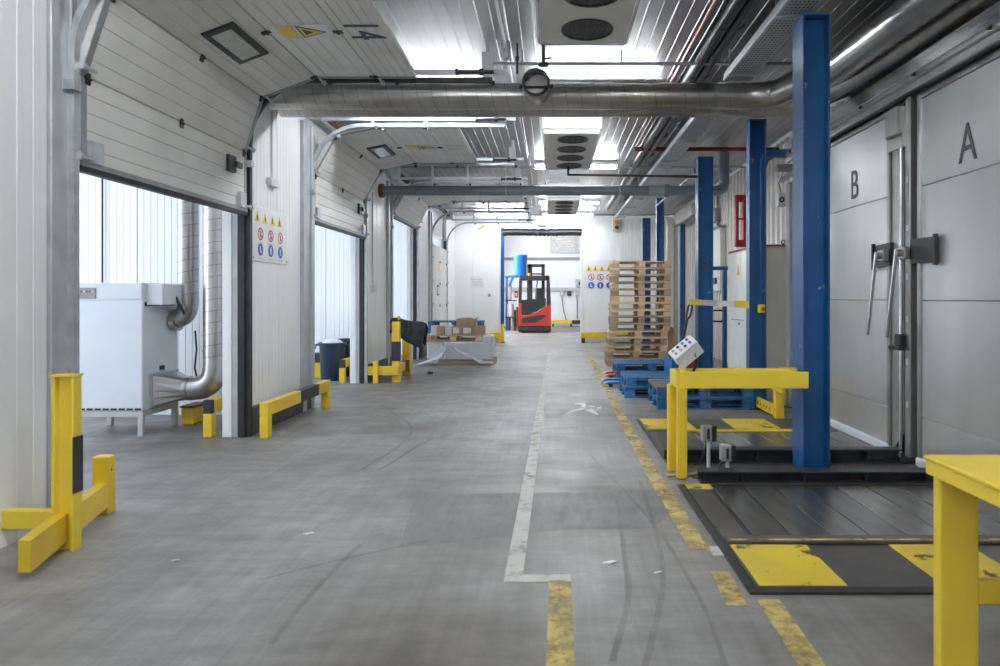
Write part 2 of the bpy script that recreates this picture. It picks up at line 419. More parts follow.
# --- dock annexes behind the doors (white partitions, roof)
for k in range(4):
    y = 7.72 + PITCH*k
    an = thing('wall_annex', None, None, (-4.8, y, 0), kind='structure')
    tag(an, ['white ribbed partition wall behind the heater in the nearest dock bay',
             'white ribbed partition wall behind the bins in the second dock bay',
             'white ribbed partition wall seen through the third dock door',
             'white ribbed partition wall behind the closed fourth dock door'][k], 'wall')
    panel_run(an, 'wall_panel', -6.4, XL-.23, y, 0, 3.3, 4, M['white'], 0, ribs=10, dep=.006)
    obj('backing', MB().box(-6.4, XL-.23, y+.06, y+.10, 0, 3.3), M['white'], an)
near = obj('wall_annex', MB().box(-6.4, XL-.23, 3.50, 3.60, 0, 3.3), M['white'])
tag(near, 'plain white partition at the near end of the dock annexes', 'wall', kind='structure')
ar = obj('ceiling_annex', MB().box(-6.4, XL-.2, 3.5, YF, 3.3, 3.4), M['white'])
tag(ar, 'white roof over the dock annexes', 'ceiling', kind='structure')

# --- far wall with a wide opening into a back room
wf = thing('wall_far', 'white ribbed panel wall at the far end with a wide opening', 'wall', (0, YF, 0), kind='structure')
OX0, OX1, OZ = PX(503.5, YF), PX(581, YF), PZ(229, YF)
panel_run(wf, 'wall_panel', XL-.3, OX0-.08, YF, 0, CEIL, 2, M['white'], 0, ribs=10)
panel_run(wf, 'wall_panel', OX1, XR+.1, YF, 0, CEIL, 3, M['white'], 0, ribs=10, dep=.012)
obj('wall_panel', MB().box(OX0-.08, OX1, YF, YF+.06, OZ, CEIL), M['white'], wf)
obj('blue_jamb', MB().box(OX0-.08, OX0+.02, YF-.04, YF+.10, 0, OZ+.03, .01), M['blue2'], wf)
obj('white_jamb', MB().box(OX1-.02, OX1+.05, YF-.03, YF+.10, 0, OZ+.03, .01), M['white'], wf)
mb = MB()
for i in range(9):
    x = OX0 + (OX1-OX0)*i/9
    mb.tube([(x, YF-.07, OZ-.12+.02*math.sin(i)), (x+.14, YF-.09, OZ-.10), (x+(OX1-OX0)/9, YF-.07, OZ-.12+.02*math.sin(i+1))], .11, 10)
obj('rolled_curtain', mb, M['blackp'], wf)

# back room
YB2 = 32.0
wb = thing('wall_back', 'white wall of the back room behind the forklift', 'wall', (0, YB2, 0), kind='structure')
panel_run(wb, 'wall_panel', -4.2, 4.8, YB2, 0, 4.9, 5, M['white'], 0, ribs=2)
for s, nm in ((-1, 'wall_back_left'), (1, 'wall_back_right')):
    o = obj(nm, MB().box(s*4.2+(.3 if s > 0 else -.3), s*4.2+(.4 if s > 0 else -.2), YF+.1, YB2, 0, 4.9), M['white'])
    tag(o, 'plain white side wall of the back room ' + ('on the right' if s > 0 else 'on the left'), 'wall', kind='structure')
o = obj('ceiling_back', MB().box(-4.6, 4.8, YF+.06, YB2, 4.9, 5.0), M['white']); tag(o, 'white ceiling of the back room', 'ceiling', kind='structure')
obj('trunking', MB().box(-3.2, 4.2, YB2-.10, YB2, PZ(260, YB2), PZ(257.5, YB2), .01), M['grey'], wb)
obj('trunking', MB().box(-3.2, 4.2, YB2-.12, YB2, PZ(291, YB2), PZ(287.5, YB2), .01), M['lgrey'], wb)
win = thing('window_1', 'small window high on the back room wall showing pale brick', 'window', (PX(567, YB2), YB2, PZ(252, YB2)), kind='structure')
wx0, wx1, wz0, wz1 = PX(551.5, YB2), PX(588, YB2), PZ(252, YB2), PZ(236, YB2)
obj('pane', MB().box(wx0, wx1, YB2-.03, YB2-.01, wz0, wz1), M['brick'], win)
obj('frame', MB().box(wx0-.06, wx1, YB2-.07, YB2, wz0-.07, wz0).box(wx0-.06, wx0, YB2-.07, YB2, wz0, wz1)
    .box(wx0-.06, wx1, YB2-.07, YB2, wz1, wz1+.06).box(PX(575.5, YB2), PX(576.5, YB2), YB2-.06, YB2, wz0, wz1), M['lgrey'], win)

# --- right side: ribbed cream wall, set back beyond the cold store
wr = thing('wall_right', 'cream trapezoid sheet metal wall along the right side', 'wall', (XR, 8.2, 0), kind='structure')
def corr(wdt, ht):
    pts = []; n = 4; p = wdt/n
    for i in range(n):
        x = i*p; pts += [(x, .04, 0), (x+p*.22, .04, 0), (x+p*.32, 0, 0), (x+p*.78, 0, 0), (x+p*.88, .04, 0)]
    pts += [(wdt, .04, 0), (wdt, .06, 0), (0, .06, 0)]
    return MB().prism(pts, (0, 0, ht))
pr = None
for i in range(13):
    if pr is None: pr = obj('wall_sheet', corr(.94, CEIL), M['cream'], wr, local=True); o = pr
    else: o = pr.copy(); C.objects.link(o); o.parent = wr
    o.location = (0, (i+1)*.94 - .02, 0); o.rotation_euler = (0, 0, R(-90))
# cold-store box
CZ = 3.22
wc = thing('wall_cold_store', 'metal clad cold store wall carrying the big sliding doors', 'wall', (XC+.35, 4, 0), kind='structure')
obj('cladding', MB().box(XC+.10, XR+.2, YB, 8.12, 0, CZ), M['steelf'], wc)
obj('upper_wall', MB().box(XR+.02, XR+.10, YB, 8.2, CZ, CEIL), M['dark'], wc)  # dark colour stands in for the unlit void above the cold store
o = obj('wall_near', MB().box(-3.3, XR+.3, YB-.1, YB, 0, CEIL), M['white']); tag(o, 'white wall closing the hall behind the viewpoint', 'wall', kind='structure')

# ------------------------------------------------------------ sectional dock doors
VZ, RA = 2.85, .62
XD = XL + .02
def dpos(s):
    if s <= VZ: return XD, s
    t = s - VZ; L = RA*math.pi/2
    if t <= L: a = t/RA; return XD + RA*(1-math.cos(a)), VZ + RA*math.sin(a)
    return XD + RA + (t-L), VZ + RA
def section(p0, p1, ya, yb, th=.045):
    d = Vector((p1[0]-p0[0], 0, p1[1]-p0[1])); L = d.length; d.normalize(); n = Vector((d.z, 0, -d.x))
    o = Vector((p0[0], ya, p0[1]))
    prof = [(-.012, -th), (-.012, -.016), (.003, -.014), (.003, -.006), (.009, 0)]
    for i in range(1, 5):
        x = L*i/5; prof += [(x-.008, 0), (x-.003, -.006), (x+.003, -.006), (x+.008, 0)]
    prof += [(L-.009, 0), (L-.003, -.006), (L-.003, -.014), (L+.012, -.016), (L+.012, -th)]
    return MB().prism([o + d*a + n*b for a, b in prof], (0, yb-ya, 0)), o, d, n, L
def on_section(o, d, n, a, yy, la, ly, h, h0=0.0):
    # slab lying on a section face, centred at chord distance a and y=yy
    c = o + d*a + n*h0; c.y = yy
    pts = [c + d*sx*la/2 + Vector((0, sy*ly/2, 0)) for sx, sy in ((-1, -1), (1, -1), (1, 1), (-1, 1))]
    return MB().prism(pts, n*h)
labels = ['white sectional dock door numbered 14, raised overhead, nearest on the left',
          'white sectional dock door raised overhead beside the sign pier, second from the viewer',
          'white sectional dock door raised highest, third from the viewer',
          'white sectional dock door lowered shut, farthest along the left wall']
bottoms = [2.18, 2.31, 2.88, 0.02]
for k in range(4):
    ya, yb = D0 + .02 + PITCH*k, D1 - .01 + PITCH*k; ym = (ya+yb)/2
    dr = thing('door_%d' % (k+1), labels[k], 'dock door', (XD, ym, 0), kind='structure')
    s = bottoms[k]; lens = [.57, .57, .57, .57, .38]
    J = [s]
    for l in lens: J.append(J[-1]+l)
    for i in range(5):
        mb, o, d, n, L = section(dpos(J[i]), dpos(J[i+1]), ya, yb)
        sec = obj('section', mb, M['door'], dr)
        # hinges along the upper joint, rollers at both ends
        if i < 4:
            for yy in (ya+.06, ym, yb-.06):
                hb = on_section(o, d, n, L-.01, yy, .075, .045, .010)
                hb.cyl(o + d*(L-.01) + n*.012 + Vector((0, yy-o.y-.028, 0)), o + d*(L-.01) + n*.012 + Vector((0, yy-o.y+.028, 0)), .008, 8)
                obj('hinge', hb, M['dark'], sec)
        for yy, e in ((ya, -1), (yb, 1)):
            c = o + d*.05 + n*.03; c.y = yy
            obj('roller', MB().cyl(c + Vector((0, -e*.08, 0)), c + Vector((0, e*.05, 0)), .012, 8).cyl(c + Vector((0, e*.03, 0)), c + Vector((0, e*.055, 0)), .024, 12), M['galv'], sec)
            obj('end_stile', on_section(o, d, n, L/2, yy - e*.03, L*.98, .05, .004), M['leafedge' if k < 2 else 'door'], sec)
        if i == 0:
            obj('bottom_seal', on_section(o, d, n, .018, ym, .035, yb-ya, .012), M['leafedge'], sec)
            g = MB().box(o.x-.045, o.x+.01, ya, yb, o.z-.035, o.z+.005); obj('rubber_edge', g, M['black'], sec)
            if k < 2:
                hb = on_section(o, d, n, L*.70, yb-.34, .15, .13, .035); obj('handle_plate', hb, M['blackp'], sec)
                hb = on_section(o, d, n, L*.70, yb-.27, .05, .11, .03, .035); hd = obj('handle_grip', hb, M['blackp'], sec)
            if k in (0, 1):
                for yy in (ya+.12, yb-.12):
                    obj('corner_bracket', on_section(o, d, n, .10, yy, .14, .12, .03), M['galv'], sec)
        if i == 2 and k < 2:
            wn = obj('window_frame', on_section(o, d, n, L*.52, ym, .26, .62, .018), M['blackp'], sec)
            obj('window_pane', on_section(o, d, n, L*.52, ym, .16, .50, .004, .018), M['glass'], sec)
        if i == 3 and k < 2:
            st = obj('warning_sticker', on_section(o, d, n, L*.52, ym, .42, .27, .003), M['signw'], sec)
            obj('sticker_text_block', on_section(o, d, n, L*.52-.13, ym, .13, .24, .002, .003), M['signy'], sec)
            c = o + d*(L*.52+.05) + n*.003; c.y = ym
            obj('sticker_triangle', MB().prism([c + d*.13, c - d*.09 + Vector((0, -.12, 0)), c - d*.09 + Vector((0, .12, 0))], n*.002), M['signk'], sec)
            obj('sticker_triangle', MB().prism([c + d*.10, c - d*.075 + Vector((0, -.095, 0)), c - d*.075 + Vector((0, .095, 0))], n*.003), M['signy'], sec)
            obj('sticker_triangle', MB().prism([c + d*.02, c - d*.055 + Vector((0, -.06, 0)), c - d*.055 + Vector((0, .06, 0))], n*.004), M['signk'], sec)
        if i == 4 and k == 0:
            tm = text_mesh('14', .40, .002, 'door_number')
            c = o + d*(L*.50) + n*.003; c.y = ym - .02
            # glyph up = +X (d), reading direction = +Y, seen from below
            mtx = Matrix(((0, d.x, n.x, c.x), (.95, 0, 0, c.y), (0, d.z, n.z, c.z), (0, 0, 0, 1)))
            obj('door_number', tm.xform(mtx), M['letter2'], sec)
        if i == 4 and k == 1:
            nb = on_section(o, d, n, L*.5, ym-.10, .26, .018, .002)
            b2 = on_section(o, d, n, L*.5, ym+.10, .20, .018, .002); nb.add(b2.v, b2.f)
            obj('faded_print', nb, M['pale'], sec)
    if k == 3:
        obj('notice', MB().box(XD+.002, XD+.006, ym-.45, ym-.15, 1.42, 1.68), M['signk'], dr)
        obj('notice', MB().box(XD+.006, XD+.009, ym-.40, ym-.20, 1.46, 1.64), M['paper'], dr)
        obj('notice', MB().box(XD+.002, XD+.006, ym-.30, ym-.12, 2.05, 2.30), M['signy'], dr)
        obj('notice', MB().box(XD+.002, XD+.006, ym+.25, ym+.45, 1.95, 2.2), M['paper'], dr)
    # tracks
    for yy in (ya-.06, yb+.055):
        path = [(XD, yy, 0.0), (XD, yy, VZ)] + [(XD + RA*(1-math.cos(a)), yy, VZ + RA*math.sin(a)) for a in [R(90)*j/8 for j in range(1, 9)]] + [(-.58, yy, VZ+RA)]
        obj('track', MB().tube(path, .032, 4, rot=R(45), up=(0, 1, 0)), M['galv' if (k > 0 or yy < ym) else 'dark'], dr)
        obj('upper_track', MB().box(XD+.12, -.45, yy-.02, yy+.02, VZ+RA+.055, VZ+RA+.10), M['galv'], dr)
        for xx in (-.62, -1.55, -2.2):
            obj('hanger', MB().box(xx-.02, xx+.02, yy-.012, yy+.012, VZ+RA, CEIL), M['galv'], dr)
            obj('bolt', MB().cyl((xx+.05, yy-.04, VZ+RA-.02), (xx+.05, yy-.04, VZ+RA-.06), .018, 8), M['dark'], dr)
        obj('buffer_plate', MB().box(-.68, -.57, yy-.05, yy-.02, VZ+RA+.03, VZ+RA+.26, .004), M['whitep'], dr)
        obj('spring_buffer', MB().cyl((-.92, yy-.06, VZ+RA+.06), (-.56, yy-.06, VZ+RA+.06), .018, 10).cyl((-.93, yy-.06, VZ+RA+.06), (-.905, yy-.06, VZ+RA+.06), .035, 10).cyl((-.70, yy-.06, VZ+RA+.06), (-.66, yy-.06, VZ+RA+.06), .035, 10), M['blackp'], dr)
        obj('track_bracket', MB().box(XL-.0, XD+.05, yy-.06, yy+.0, 2.62, 2.68), M['galv'], dr)
    # spring shaft above the opening
    zz = 3.66
    obj('spring_shaft', MB().cyl((XD+.08, ya-.1, zz), (XD+.08, yb+.1, zz), .016, 10), M['galv'], dr)
    for yy in (ya+.55, yb-.55):
        obj('spring', MB().tube([(XD+.08 + .045*math.cos(t*.9), yy-.4+t*.0045*1.0, zz+.045*math.sin(t*.9)) for t in range(0, 170)], .010, 5), M['rust'], dr)
    for yy in (ya-.06, yb+.06):
        obj('bearing_plate', MB().box(XL-.0, XD+.16, yy-.006, yy+.006, 3.55, 3.78), M['galv'], dr)
        obj('cable_drum', MB().cyl((XD+.08, yy+.02, zz), (XD+.08, yy+.09, zz), .075, 18), M['lgrey'], dr)

# ------------------------------------------------------------ cold-store sliding doors (right)
def cold_door(n, y0, y1, letter, ly, label):
    dr = thing('door_%d' % n, label, 'sliding door', (XC, (y0+y1)/2, 0), kind='structure')
    zs = [.07, .395, 1.33, 2.24, 2.94]
    for i in range(4):
        obj('door_panel', MB().box(XC, XC+.09, y0+.04, y1-.04, zs[i]+.002, zs[i+1]-.002, .004), M['steel'], dr)
    obj('edge_profile', MB().box(XC-.02, XC+.09, y0, y0+.045, .05, 2.97, .006).box(XC-.02, XC+.09, y1-.045, y1, .05, 2.97, .006)
        .box(XC-.01, XC+.09, y0, y1, 2.94, 2.985, .004), M['steelf'], dr)
    obj('bottom_sill', MB().box(XC-.035, XC+.09, y0, y1, .0, .075, .012), M['whitep'], dr)
    tm = text_mesh(letter, .40, .002, 'door_letter')
    # facing -X, reading towards -Y
    mtx = Matrix(((0, 0, -1, XC-.003), (-.78, 0, 0, ly), (0, 1, 0, 2.44), (0, 0, 0, 1)))
    obj('door_letter', tm.xform(mtx), M['letter'], dr)
    return dr
dB = cold_door(5, 5.80, 8.02, 'B', 6.50, 'big brushed metal sliding door marked with a letter B')
dA = cold_door(6, 1.2, 5.36, 'A', 4.73, 'big brushed metal sliding door marked with a letter A')
# the post between the two doors
tp = thing('trim_1', 'steel door post and track between the lettered sliding doors', 'door post', (XC+.05, 5.58, 0), kind='structure')
obj('post', MB().box(XC+.0, XC+.10, 5.60, 5.79, .0, 3.0, .006), M['steelf'], tp)
obj('slotted_rail', MB().box(XC-.03, XC+.10, 5.44, 5.52, .0, 3.0, .006), M['steelf'], tp)
obj('gap_filler', MB().box(XC+.05, XC+.10, 5.36, 5.60, .0, 3.0), M['dark'], tp)
for z in (.45, .80, 1.15, 1.5, 1.9, 2.3):
    obj('slot', MB().box(XC-.034, XC-.028, 5.47, 5.49, z, z+.05), M['paper'], tp)
obj('guide_rod', MB().cyl((XC-.045, 5.555, .05), (XC-.045, 5.555, 2.75), .014, 10), M['chrome'], tp)
obj('roller_bracket', MB().box(XC-.10, XC+.02, 5.52, 5.72, 2.70, 2.95, .015).box(XC-.06, XC-.03, 5.50, 5.74, 2.6, 2.72), M['steelf'], tp)
obj('foot_bracket', MB().box(XC-.12, XC+.03, 5.42, 5.78, 0, .05, .01).prism([(XC-.1, 5.6, .05), (XC+.03, 5.6, .05), (XC+.03, 5.6, .25)], (0, .02, 0)), M['dark'], tp)
obj('latch', MB().box(XC-.08, XC-.02, 5.50, 5.60, .95, 1.05, .01).box(XC-.12, XC-.06, 5.45, 5.62, .92, .95, .004), M['dark'], tp)
rail = thing('trim_2', 'aluminium sliding rail running above the lettered doors', 'door rail', (XC-.02, 5, 3.05), kind='structure')
obj('rail_profile', MB().box(XC-.12, XC+.10, 1.0, 8.12, 3.06, 3.20, .012).box(XC-.10, XC-.07, 1.0, 8.12, 3.00, 3.06), M['steelf'], rail)
obj('rail_cover', MB().box(XC-.14, XC-.12, 1.0, 8.12, 3.10, 3.22, .004), M['chrome'], rail)
for i in range(8):
    obj('bolt', MB().cyl((XC-.145, 1.6+i*.9, 3.09), (XC-.12, 1.6+i*.9, 3.09), .012, 8), M['dark'], rail)
# handles
def handle(door, y, yp0, yp1, zc, tilt):
    x = XC - .03
    p = obj('handle_plate', MB().prism([(x, yp0, zc-.10), (x, yp0, zc+.10), (x, yp1, zc+.11), (x, yp1, zc-.09)], (.03, 0, 0)), M['dark'], door)
    p['label'] = 'dark handle plate'
    obj('plate_lip', MB().box(x-.015, x+.015, yp0-.012, yp0+.012, zc-.12, zc+.12), M['dark'], p)
    obj('pivot', MB().cyl((x-.09, y, zc), (x, y, zc), .030, 14).box(x-.05, x-.005, y-.06, y+.06, zc-.05, zc+.05, .006), M['steelf'], p)
    l = obj('lever', MB().cyl((x-.085, y, zc+.03), (x-.085, y+tilt, zc-.70), .016, 12), M['chrome'], p)
handle(dB, 5.83, 6.06, 5.76, 1.72, .16)
handle(dA, 5.49, 5.08, 5.44, 1.72, .16)

# ------------------------------------------------------------ floor markings (paint on the floor = parts of the floor)
def flat(name, pts, m, z=.003):
    return obj(name, MB().prism([(p[0], p[1], .0005) for p in pts], (0, 0, z)), m, floor)
def line_seg(name, xa, ya, xb, yb, wdt, m):
    d = Vector((xb-xa, yb-ya, 0)).normalized(); n = Vector((-d.y, d.x, 0))*wdt/2
    a, b = Vector((xa, ya, 0)), Vector((xb, yb, 0))
    return flat(name, [a-n, b-n, b+n, a+n], m)
a, b = G(513.5, 577), G(549.8, 353)
line_seg('painted_line', a.x, a.y-.06, b.x, b.y, .088, M['paintw'])
line_seg('painted_line', a.x+.045, a.y-.02, G(571, 581).x, a.y-.02, .085, M['paintw'])
a, b = G(560, 581), G(560.5, 700)
line_seg('painted_line', a.x, a.y, b.x, b.y, .105, M['painty'])
prev = None
for (xa, ya, xb, yb) in ((589, 354, 618, 410), (618, 410, 652, 472), (652, 472, 700, 550)):
    a, b = G(xa, ya), G(xb, yb)
    line_seg('painted_line', a.x, a.y, b.x, b.y, .105, M['painty'])
a, b = G(720, 572), G(737, 606); line_seg('painted_line', a.x, a.y, b.x, b.y, .09, M['painty'])
a, b = G(768, 600), G(835, 700); line_seg('painted_line', a.x, a.y, b.x, b.y, .10, M['painty'])
flat('white_marker', [G(709, 547), G(727, 547), G(731, 556), G(713, 556)], M['paintw'], .004)
# pedestrian pictogram, worn
def poly(name, pix, m): return flat(name, [G(x, y) for x, y in pix], m)
for pix in ([(563, 415), (571, 410.5), (584, 408), (586, 409.5), (573, 412.5)],
            [(584, 408), (590, 407.5), (598, 414), (598.5, 415.5), (590, 412.5), (584, 409.8)],
            [(575, 403.3), (584.5, 403), (586, 405.5), (592, 407), (588, 409), (581, 407), (582, 405), (575, 404.5)],
            [(586, 405.2), (594, 406.2), (597, 407.5), (594, 407.6), (588, 406.6)],
            [(597, 407.2), (602, 407), (601.5, 408.3), (597.5, 410)]):
    poly('walking_figure_mark', pix, M['markw'])
# scraped repair strip and tyre marks
flat('scraped_patch', [G(415, 495), G(690, 490), G(655, 528), G(560, 530), G(400, 548)], M['chalk'], .002)
def arc_mark(pts, wdt=.05):
    wdt *= .55
    P = [G(x, y) for x, y in pts]
    # smooth polyline
    Q = []
    for i in range(len(P)-1):
        p0 = P[max(i-1, 0)]; p1 = P[i]; p2 = P[i+1]; p3 = P[min(i+2, len(P)-1)]
        for t in [j/8 for j in range(8)]:
            Q.append(.5*((2*p1) + (p2-p0)*t + (2*p0-5*p1+4*p2-p3)*t*t + (3*p1-p0-3*p2+p3)*t**3))
    Q.append(P[-1]); vs = []; fs = []
    for i, q in enumerate(Q):
        d = (Q[min(i+1, len(Q)-1)] - Q[max(i-1, 0)]).normalized(); n = Vector((-d.y, d.x, 0))*wdt/2
        vs += [q-n + Vector((0, 0, .0015)), q+n + Vector((0, 0, .0015))]
        if i: fs.append((2*i-2, 2*i-1, 2*i+1, 2*i))
    obj('tyre_mark', MB().add(vs, fs), M['mark'], floor)
arc_mark([(617, 500), (625, 560), (628, 600), (612, 662)])
arc_mark([(640, 480), (662, 560), (652, 640), (635, 690)])
arc_mark([(590, 455), (650, 520), (700, 600), (730, 680)], .04)
arc_mark([(360, 545), (310, 595), (270, 645)], .05)
arc_mark([(430, 540), (340, 560), (260, 580)], .04)
arc_mark([(380, 405), (410, 425), (400, 445), (360, 470)], .05)
arc_mark([(470, 430), (430, 440), (380, 470)], .04)

# small litter
for i, (px, py, lab, sz) in enumerate(((308, 534, 'torn white paper scrap on the open floor near the left barrier', .03), (174, 561, 'white paper scrap on the floor nearest the yellow post', .02),
                                       (657, 573, 'white cigarette-like stub lying beside the yellow line', .02), (609, 563, 'thin white splinter on the floor near the stepped white line', .035),
                                       (430, 374, 'small dark crumpled lump on the floor before the wrapped pallet', .045))):
    p = G(px, py); mb = MB().prism([(p.x-sz, p.y, 0), (p.x, p.y-sz*.4, 0), (p.x+sz, p.y+sz*.2, 0), (p.x+.3*sz, p.y+sz*.6, 0)], (0.01, 0, .006 if i < 4 else .04))
    tag(obj('paper_scrap' if i < 4 else 'rubbish_lump', mb, M['paper'] if i < 4 else M['cloth']), lab, 'litter')

# ------------------------------------------------------------ lift platforms set in the floor, right
lf = thing('lift_platform', 'dark steel lift deck with planks and yellow patches before the letter A door', 'lift', (1.95, 4.2, 0))
def planks(root, x0, x1, y0, y1, n, z, m):
    wdt = (x1-x0)/n; pr = None
    for i in range(n):
        if pr is None: pr = obj('deck_plank', MB().box(.004, wdt-.004, 0, y1-y0, 0, .012, .002), m, root, local=True); o = pr
        else: o = pr.copy(); C.objects.link(o); o.parent = root
        o.location = Vector((x0+i*wdt, y0, z)) - wloc(root)
obj('frame_base', MB().box(.93, 2.88, 3.06, 4.82, .0, .004), M['black'], lf)
planks(lf, 1.13, 2.88, 3.74, 4.74, 8, .004, M['plate'])
obj('side_plate', MB().box(.955, 1.105, 3.72, 4.80, .004, .014, .002), M['plate2'], lf)
obj('front_lip', MB().box(.955, 2.88, 3.63, 3.72, .004, .03, .006), M['plate2'], lf)
obj('lip_paint', MB().box(.96, 2.88, 3.635, 3.66, .030, .031), M['painty'], lf)
obj('approach_plate', MB().box(.955, 2.88, 3.09, 3.61, .004, .012, .002), M['plate2'], lf)
obj('edge_angle', MB().box(.90, .945, 3.05, 4.8, 0, .010, .002).box(.90, 2.88, 3.03, 3.085, 0, .014, .002), M['black'], lf)
obj('yellow_patch', MB().box(.965, 1.375, 3.10, 3.615, .0125, .0145), M['patchy'], lf)
obj('yellow_patch', MB().box(1.82, 2.25, 3.10, 3.615, .0125, .0145), M['patchy'], lf)
obj('yellow_mark', MB().box(.95, 1.13, 4.66, 4.79, .0145, .0165), M['patchy'], lf)
lr = thing('lift_platform', 'dark steel lift deck behind the yellow guard frame, before the letter B door', 'lift', (1.9, 6.2, 0))
obj('frame_base', MB().box(.93, 2.88, 5.56, 7.42, .0, .004), M['black'], lr)
planks(lr, .97, 2.88, 5.62, 6.66, 9, .004, M['plate'])
obj('approach_plate', MB().box(.955, 2.88, 6.72, 7.40, .004, .012, .002), M['plate2'], lr)
obj('rear_lip', MB().box(1.2, 2.7, 6.64, 6.72, .012, .03, .006), M['patchy'], lr)
obj('yellow_patch', MB().box(.97, 1.47, 6.80, 7.38, .0125, .0145), M['patchy'], lr)
obj('yellow_patch', MB().box(1.87, 2.34, 6.80, 7.38, .0125, .0145), M['patchy'], lr)
# low cross beams carrying the columns
def cross(yc, x0, x1, hh, lab):
    c = thing('cross_beam', lab, 'beam', ((x0+x1)/2, yc, 0))
    obj('web', MB().box(x0, x1, yc+.03, yc+.05, .0, hh), M['dark'], c)
    obj('flange', MB().box(x0, x1, yc-.06, yc+.06, hh, hh+.014, .003), M['dark'], c)
    obj('flange', MB().box(x0, x1, yc-.06, yc+.06, 0, .014, .003), M['dark'], c)
    for i in range(4): obj('stiffener', MB().box(x0+.3+i*.45, x0+.31+i*.45, yc-.05, yc+.03, .014, hh), M['dark'], c)
cross(4.90, 1.08, 2.86, .075, 'low dark steel beam on the floor along the front lift deck edge')
cross(5.50, .93, 2.86, .10, 'low dark steel beam on the floor behind the blue column')
o = obj('base_plate', MB().box(1.05, 2.86, 4.98, 5.42, 0, .006), M['plate2']); tag(o, 'flat dark steel plate under the nearest blue column', 'plate')
# debris on the plate
for i, (px, py, lab) in enumerate(((786, 470, 'small white paper scrap on the steel plate left of the blue column'), (836, 470, 'pale splintered wood scrap right of the blue column'), (848, 468, 'brown wood chips beside the blue column foot'))):
    p = G(px, py, .006); mb = MB().prism([(p.x-.04, p.y, .006), (p.x+.02, p.y-.03, .006), (p.x+.05, p.y+.02, .006)], (0, .0, .012))
    tag(obj('scrap', mb, [M['paper'], M['card'], M['rust']][i]), lab, 'litter')

# ------------------------------------------------------------ blue columns
def column(x0, x1, y0, y1, top, label, cat='column', plate=True):
    c = thing('blue_column', label, cat, ((x0+x1)/2, (y0+y1)/2, 0))
    t = .014; ym = (y0+y1)/2
    obj('flange', MB().box(x0, x0+t, y0, y1, .0, top, .003), M['blue'], c)
    obj('flange', MB().box(x1-t, x1, y0, y1, .0, top, .003), M['blue'], c)
    obj('web', MB().box(x0+t, x1-t, ym-.03, ym-.02, .0, top), M['blue'], c)
    obj('top_plate', MB().box(x0-.005, x1+.005, y0-.005, y1+.005, top, top+.012), M['blue'], c)
    if plate: obj('foot_plate', MB().box(x0-.0, x1+.05, y0-.03, y1+.03, 0.006, .014), M['dark'], c)
    return c
column(1.935, 2.145, 5.14, 5.37, 3.53, 'blue steel column with chipped paint, nearest to the viewer')
c2 = column(PX(748, 8.12), PX(765, 8.12), 8.06, 8.20, 3.50, 'blue steel column in front of the beige electrical cabinet')
obj('cross_arm', MB().box(PX(765, 8.12), 3.03, 8.08, 8.18, PZ(157.5, 8.12), PZ(150, 8.12), .008).prism([(2.59, 8.10, 3.05), (2.70, 8.10, 3.05), (2.63, 8.10, 3.01), (2.595, 8.10, 2.92)], (0, .06, 0)), M['blue2'], c2)
obj('cable', MB().tube([(2.52, 8.045, 1.33), (2.515, 8.04, 2.2), (2.52, 8.045, 3.0), (2.56, 8.045, 3.10)], .008, 8), M['blue2'], c2)
eb = obj('stop_button_box', MB().box(2.48, 2.555, 7.99, 8.06, PZ(313, 8.0), PZ(304.5, 8.0), .008), M['yellowc'], c2)
obj('stop_button', MB().cyl((2.53, 7.99, PZ(309, 8.0)), (2.53, 7.965, PZ(309, 8.0)), .022, 14), M['red'], eb)
c3 = column(PX(697.5, 10.25), PX(712.5, 10.25), 10.2, 10.42, 3.50, 'blue steel column behind the striped barrier arm')
obj('side_arm', MB().box(2.46, PX(729, 10.3), 10.22, 10.30, PZ(270, 10.25), PZ(266.5, 10.25), .006), M['blue2'], c3)
obj('side_post', MB().box(PX(723, 10.25), PX(726.5, 10.25), 10.22, 10.30, 0, PZ(268, 10.25), .006), M['blue2'], c3)
obj('wall_box', MB().box(2.31, 2.36, 10.16, 10.2, PZ(267, 10.2), PZ(262, 10.2)), M['dark'], c3)
column(PX(656, 14.5), PX(663.5, 14.5), 14.4, 14.6, 3.50, 'blue steel column just behind the tall pallet stack')
column(PX(642, 16.3), PX(650, 16.3), 16.2, 16.4, 3.28, 'blue steel column farthest away by the end wall')
column(PX(680, 13.2), PX(684.5, 13.2), 15.6, 15.75, 3.1, 'slim blue post beside the shutter on the right wall') if False else None
sp = thing('blue_post', 'slim blue post standing beside the cream shutter', 'post', (3.42, 17.3, 0))
obj('shaft', MB().box(PX(680, 17.3), PX(685, 17.3), 17.25, 17.38, 0, 3.26, .006), M['blue2'], sp)
obj('foot_plate', MB().box(PX(679, 17.3), PX(686, 17.3), 17.2, 17.43, 0, .012), M['dark'], sp)
# striped barrier arm on the second column
ba = thing('barrier_arm', 'yellow and white striped barrier arm fixed to the blue column', 'barrier', (PX(747, 8.1), 8.0, PZ(305, 8.0)))
xs = [690, 701, 717, 734, 748.5]
for i in range(4):
    za, zb = PZ(302 + (xs[i]-690)*.045, 8.0), PZ(302 + (xs[i+1]-690)*.045, 8.0)
    hh = .034 if i < 3 else .042
    mb = MB().prism([(PX(xs[i], 8.0), 7.98, za-hh), (PX(xs[i+1], 8.0), 7.98, zb-hh), (PX(xs[i+1], 8.0), 7.98, zb+hh), (PX(xs[i], 8.0), 7.98, za+hh)], (0, .045, 0))
    obj('stripe_section', mb, [M['yellowc'], M['lgrey'], M['paper'], M['yellowc']][i], ba)

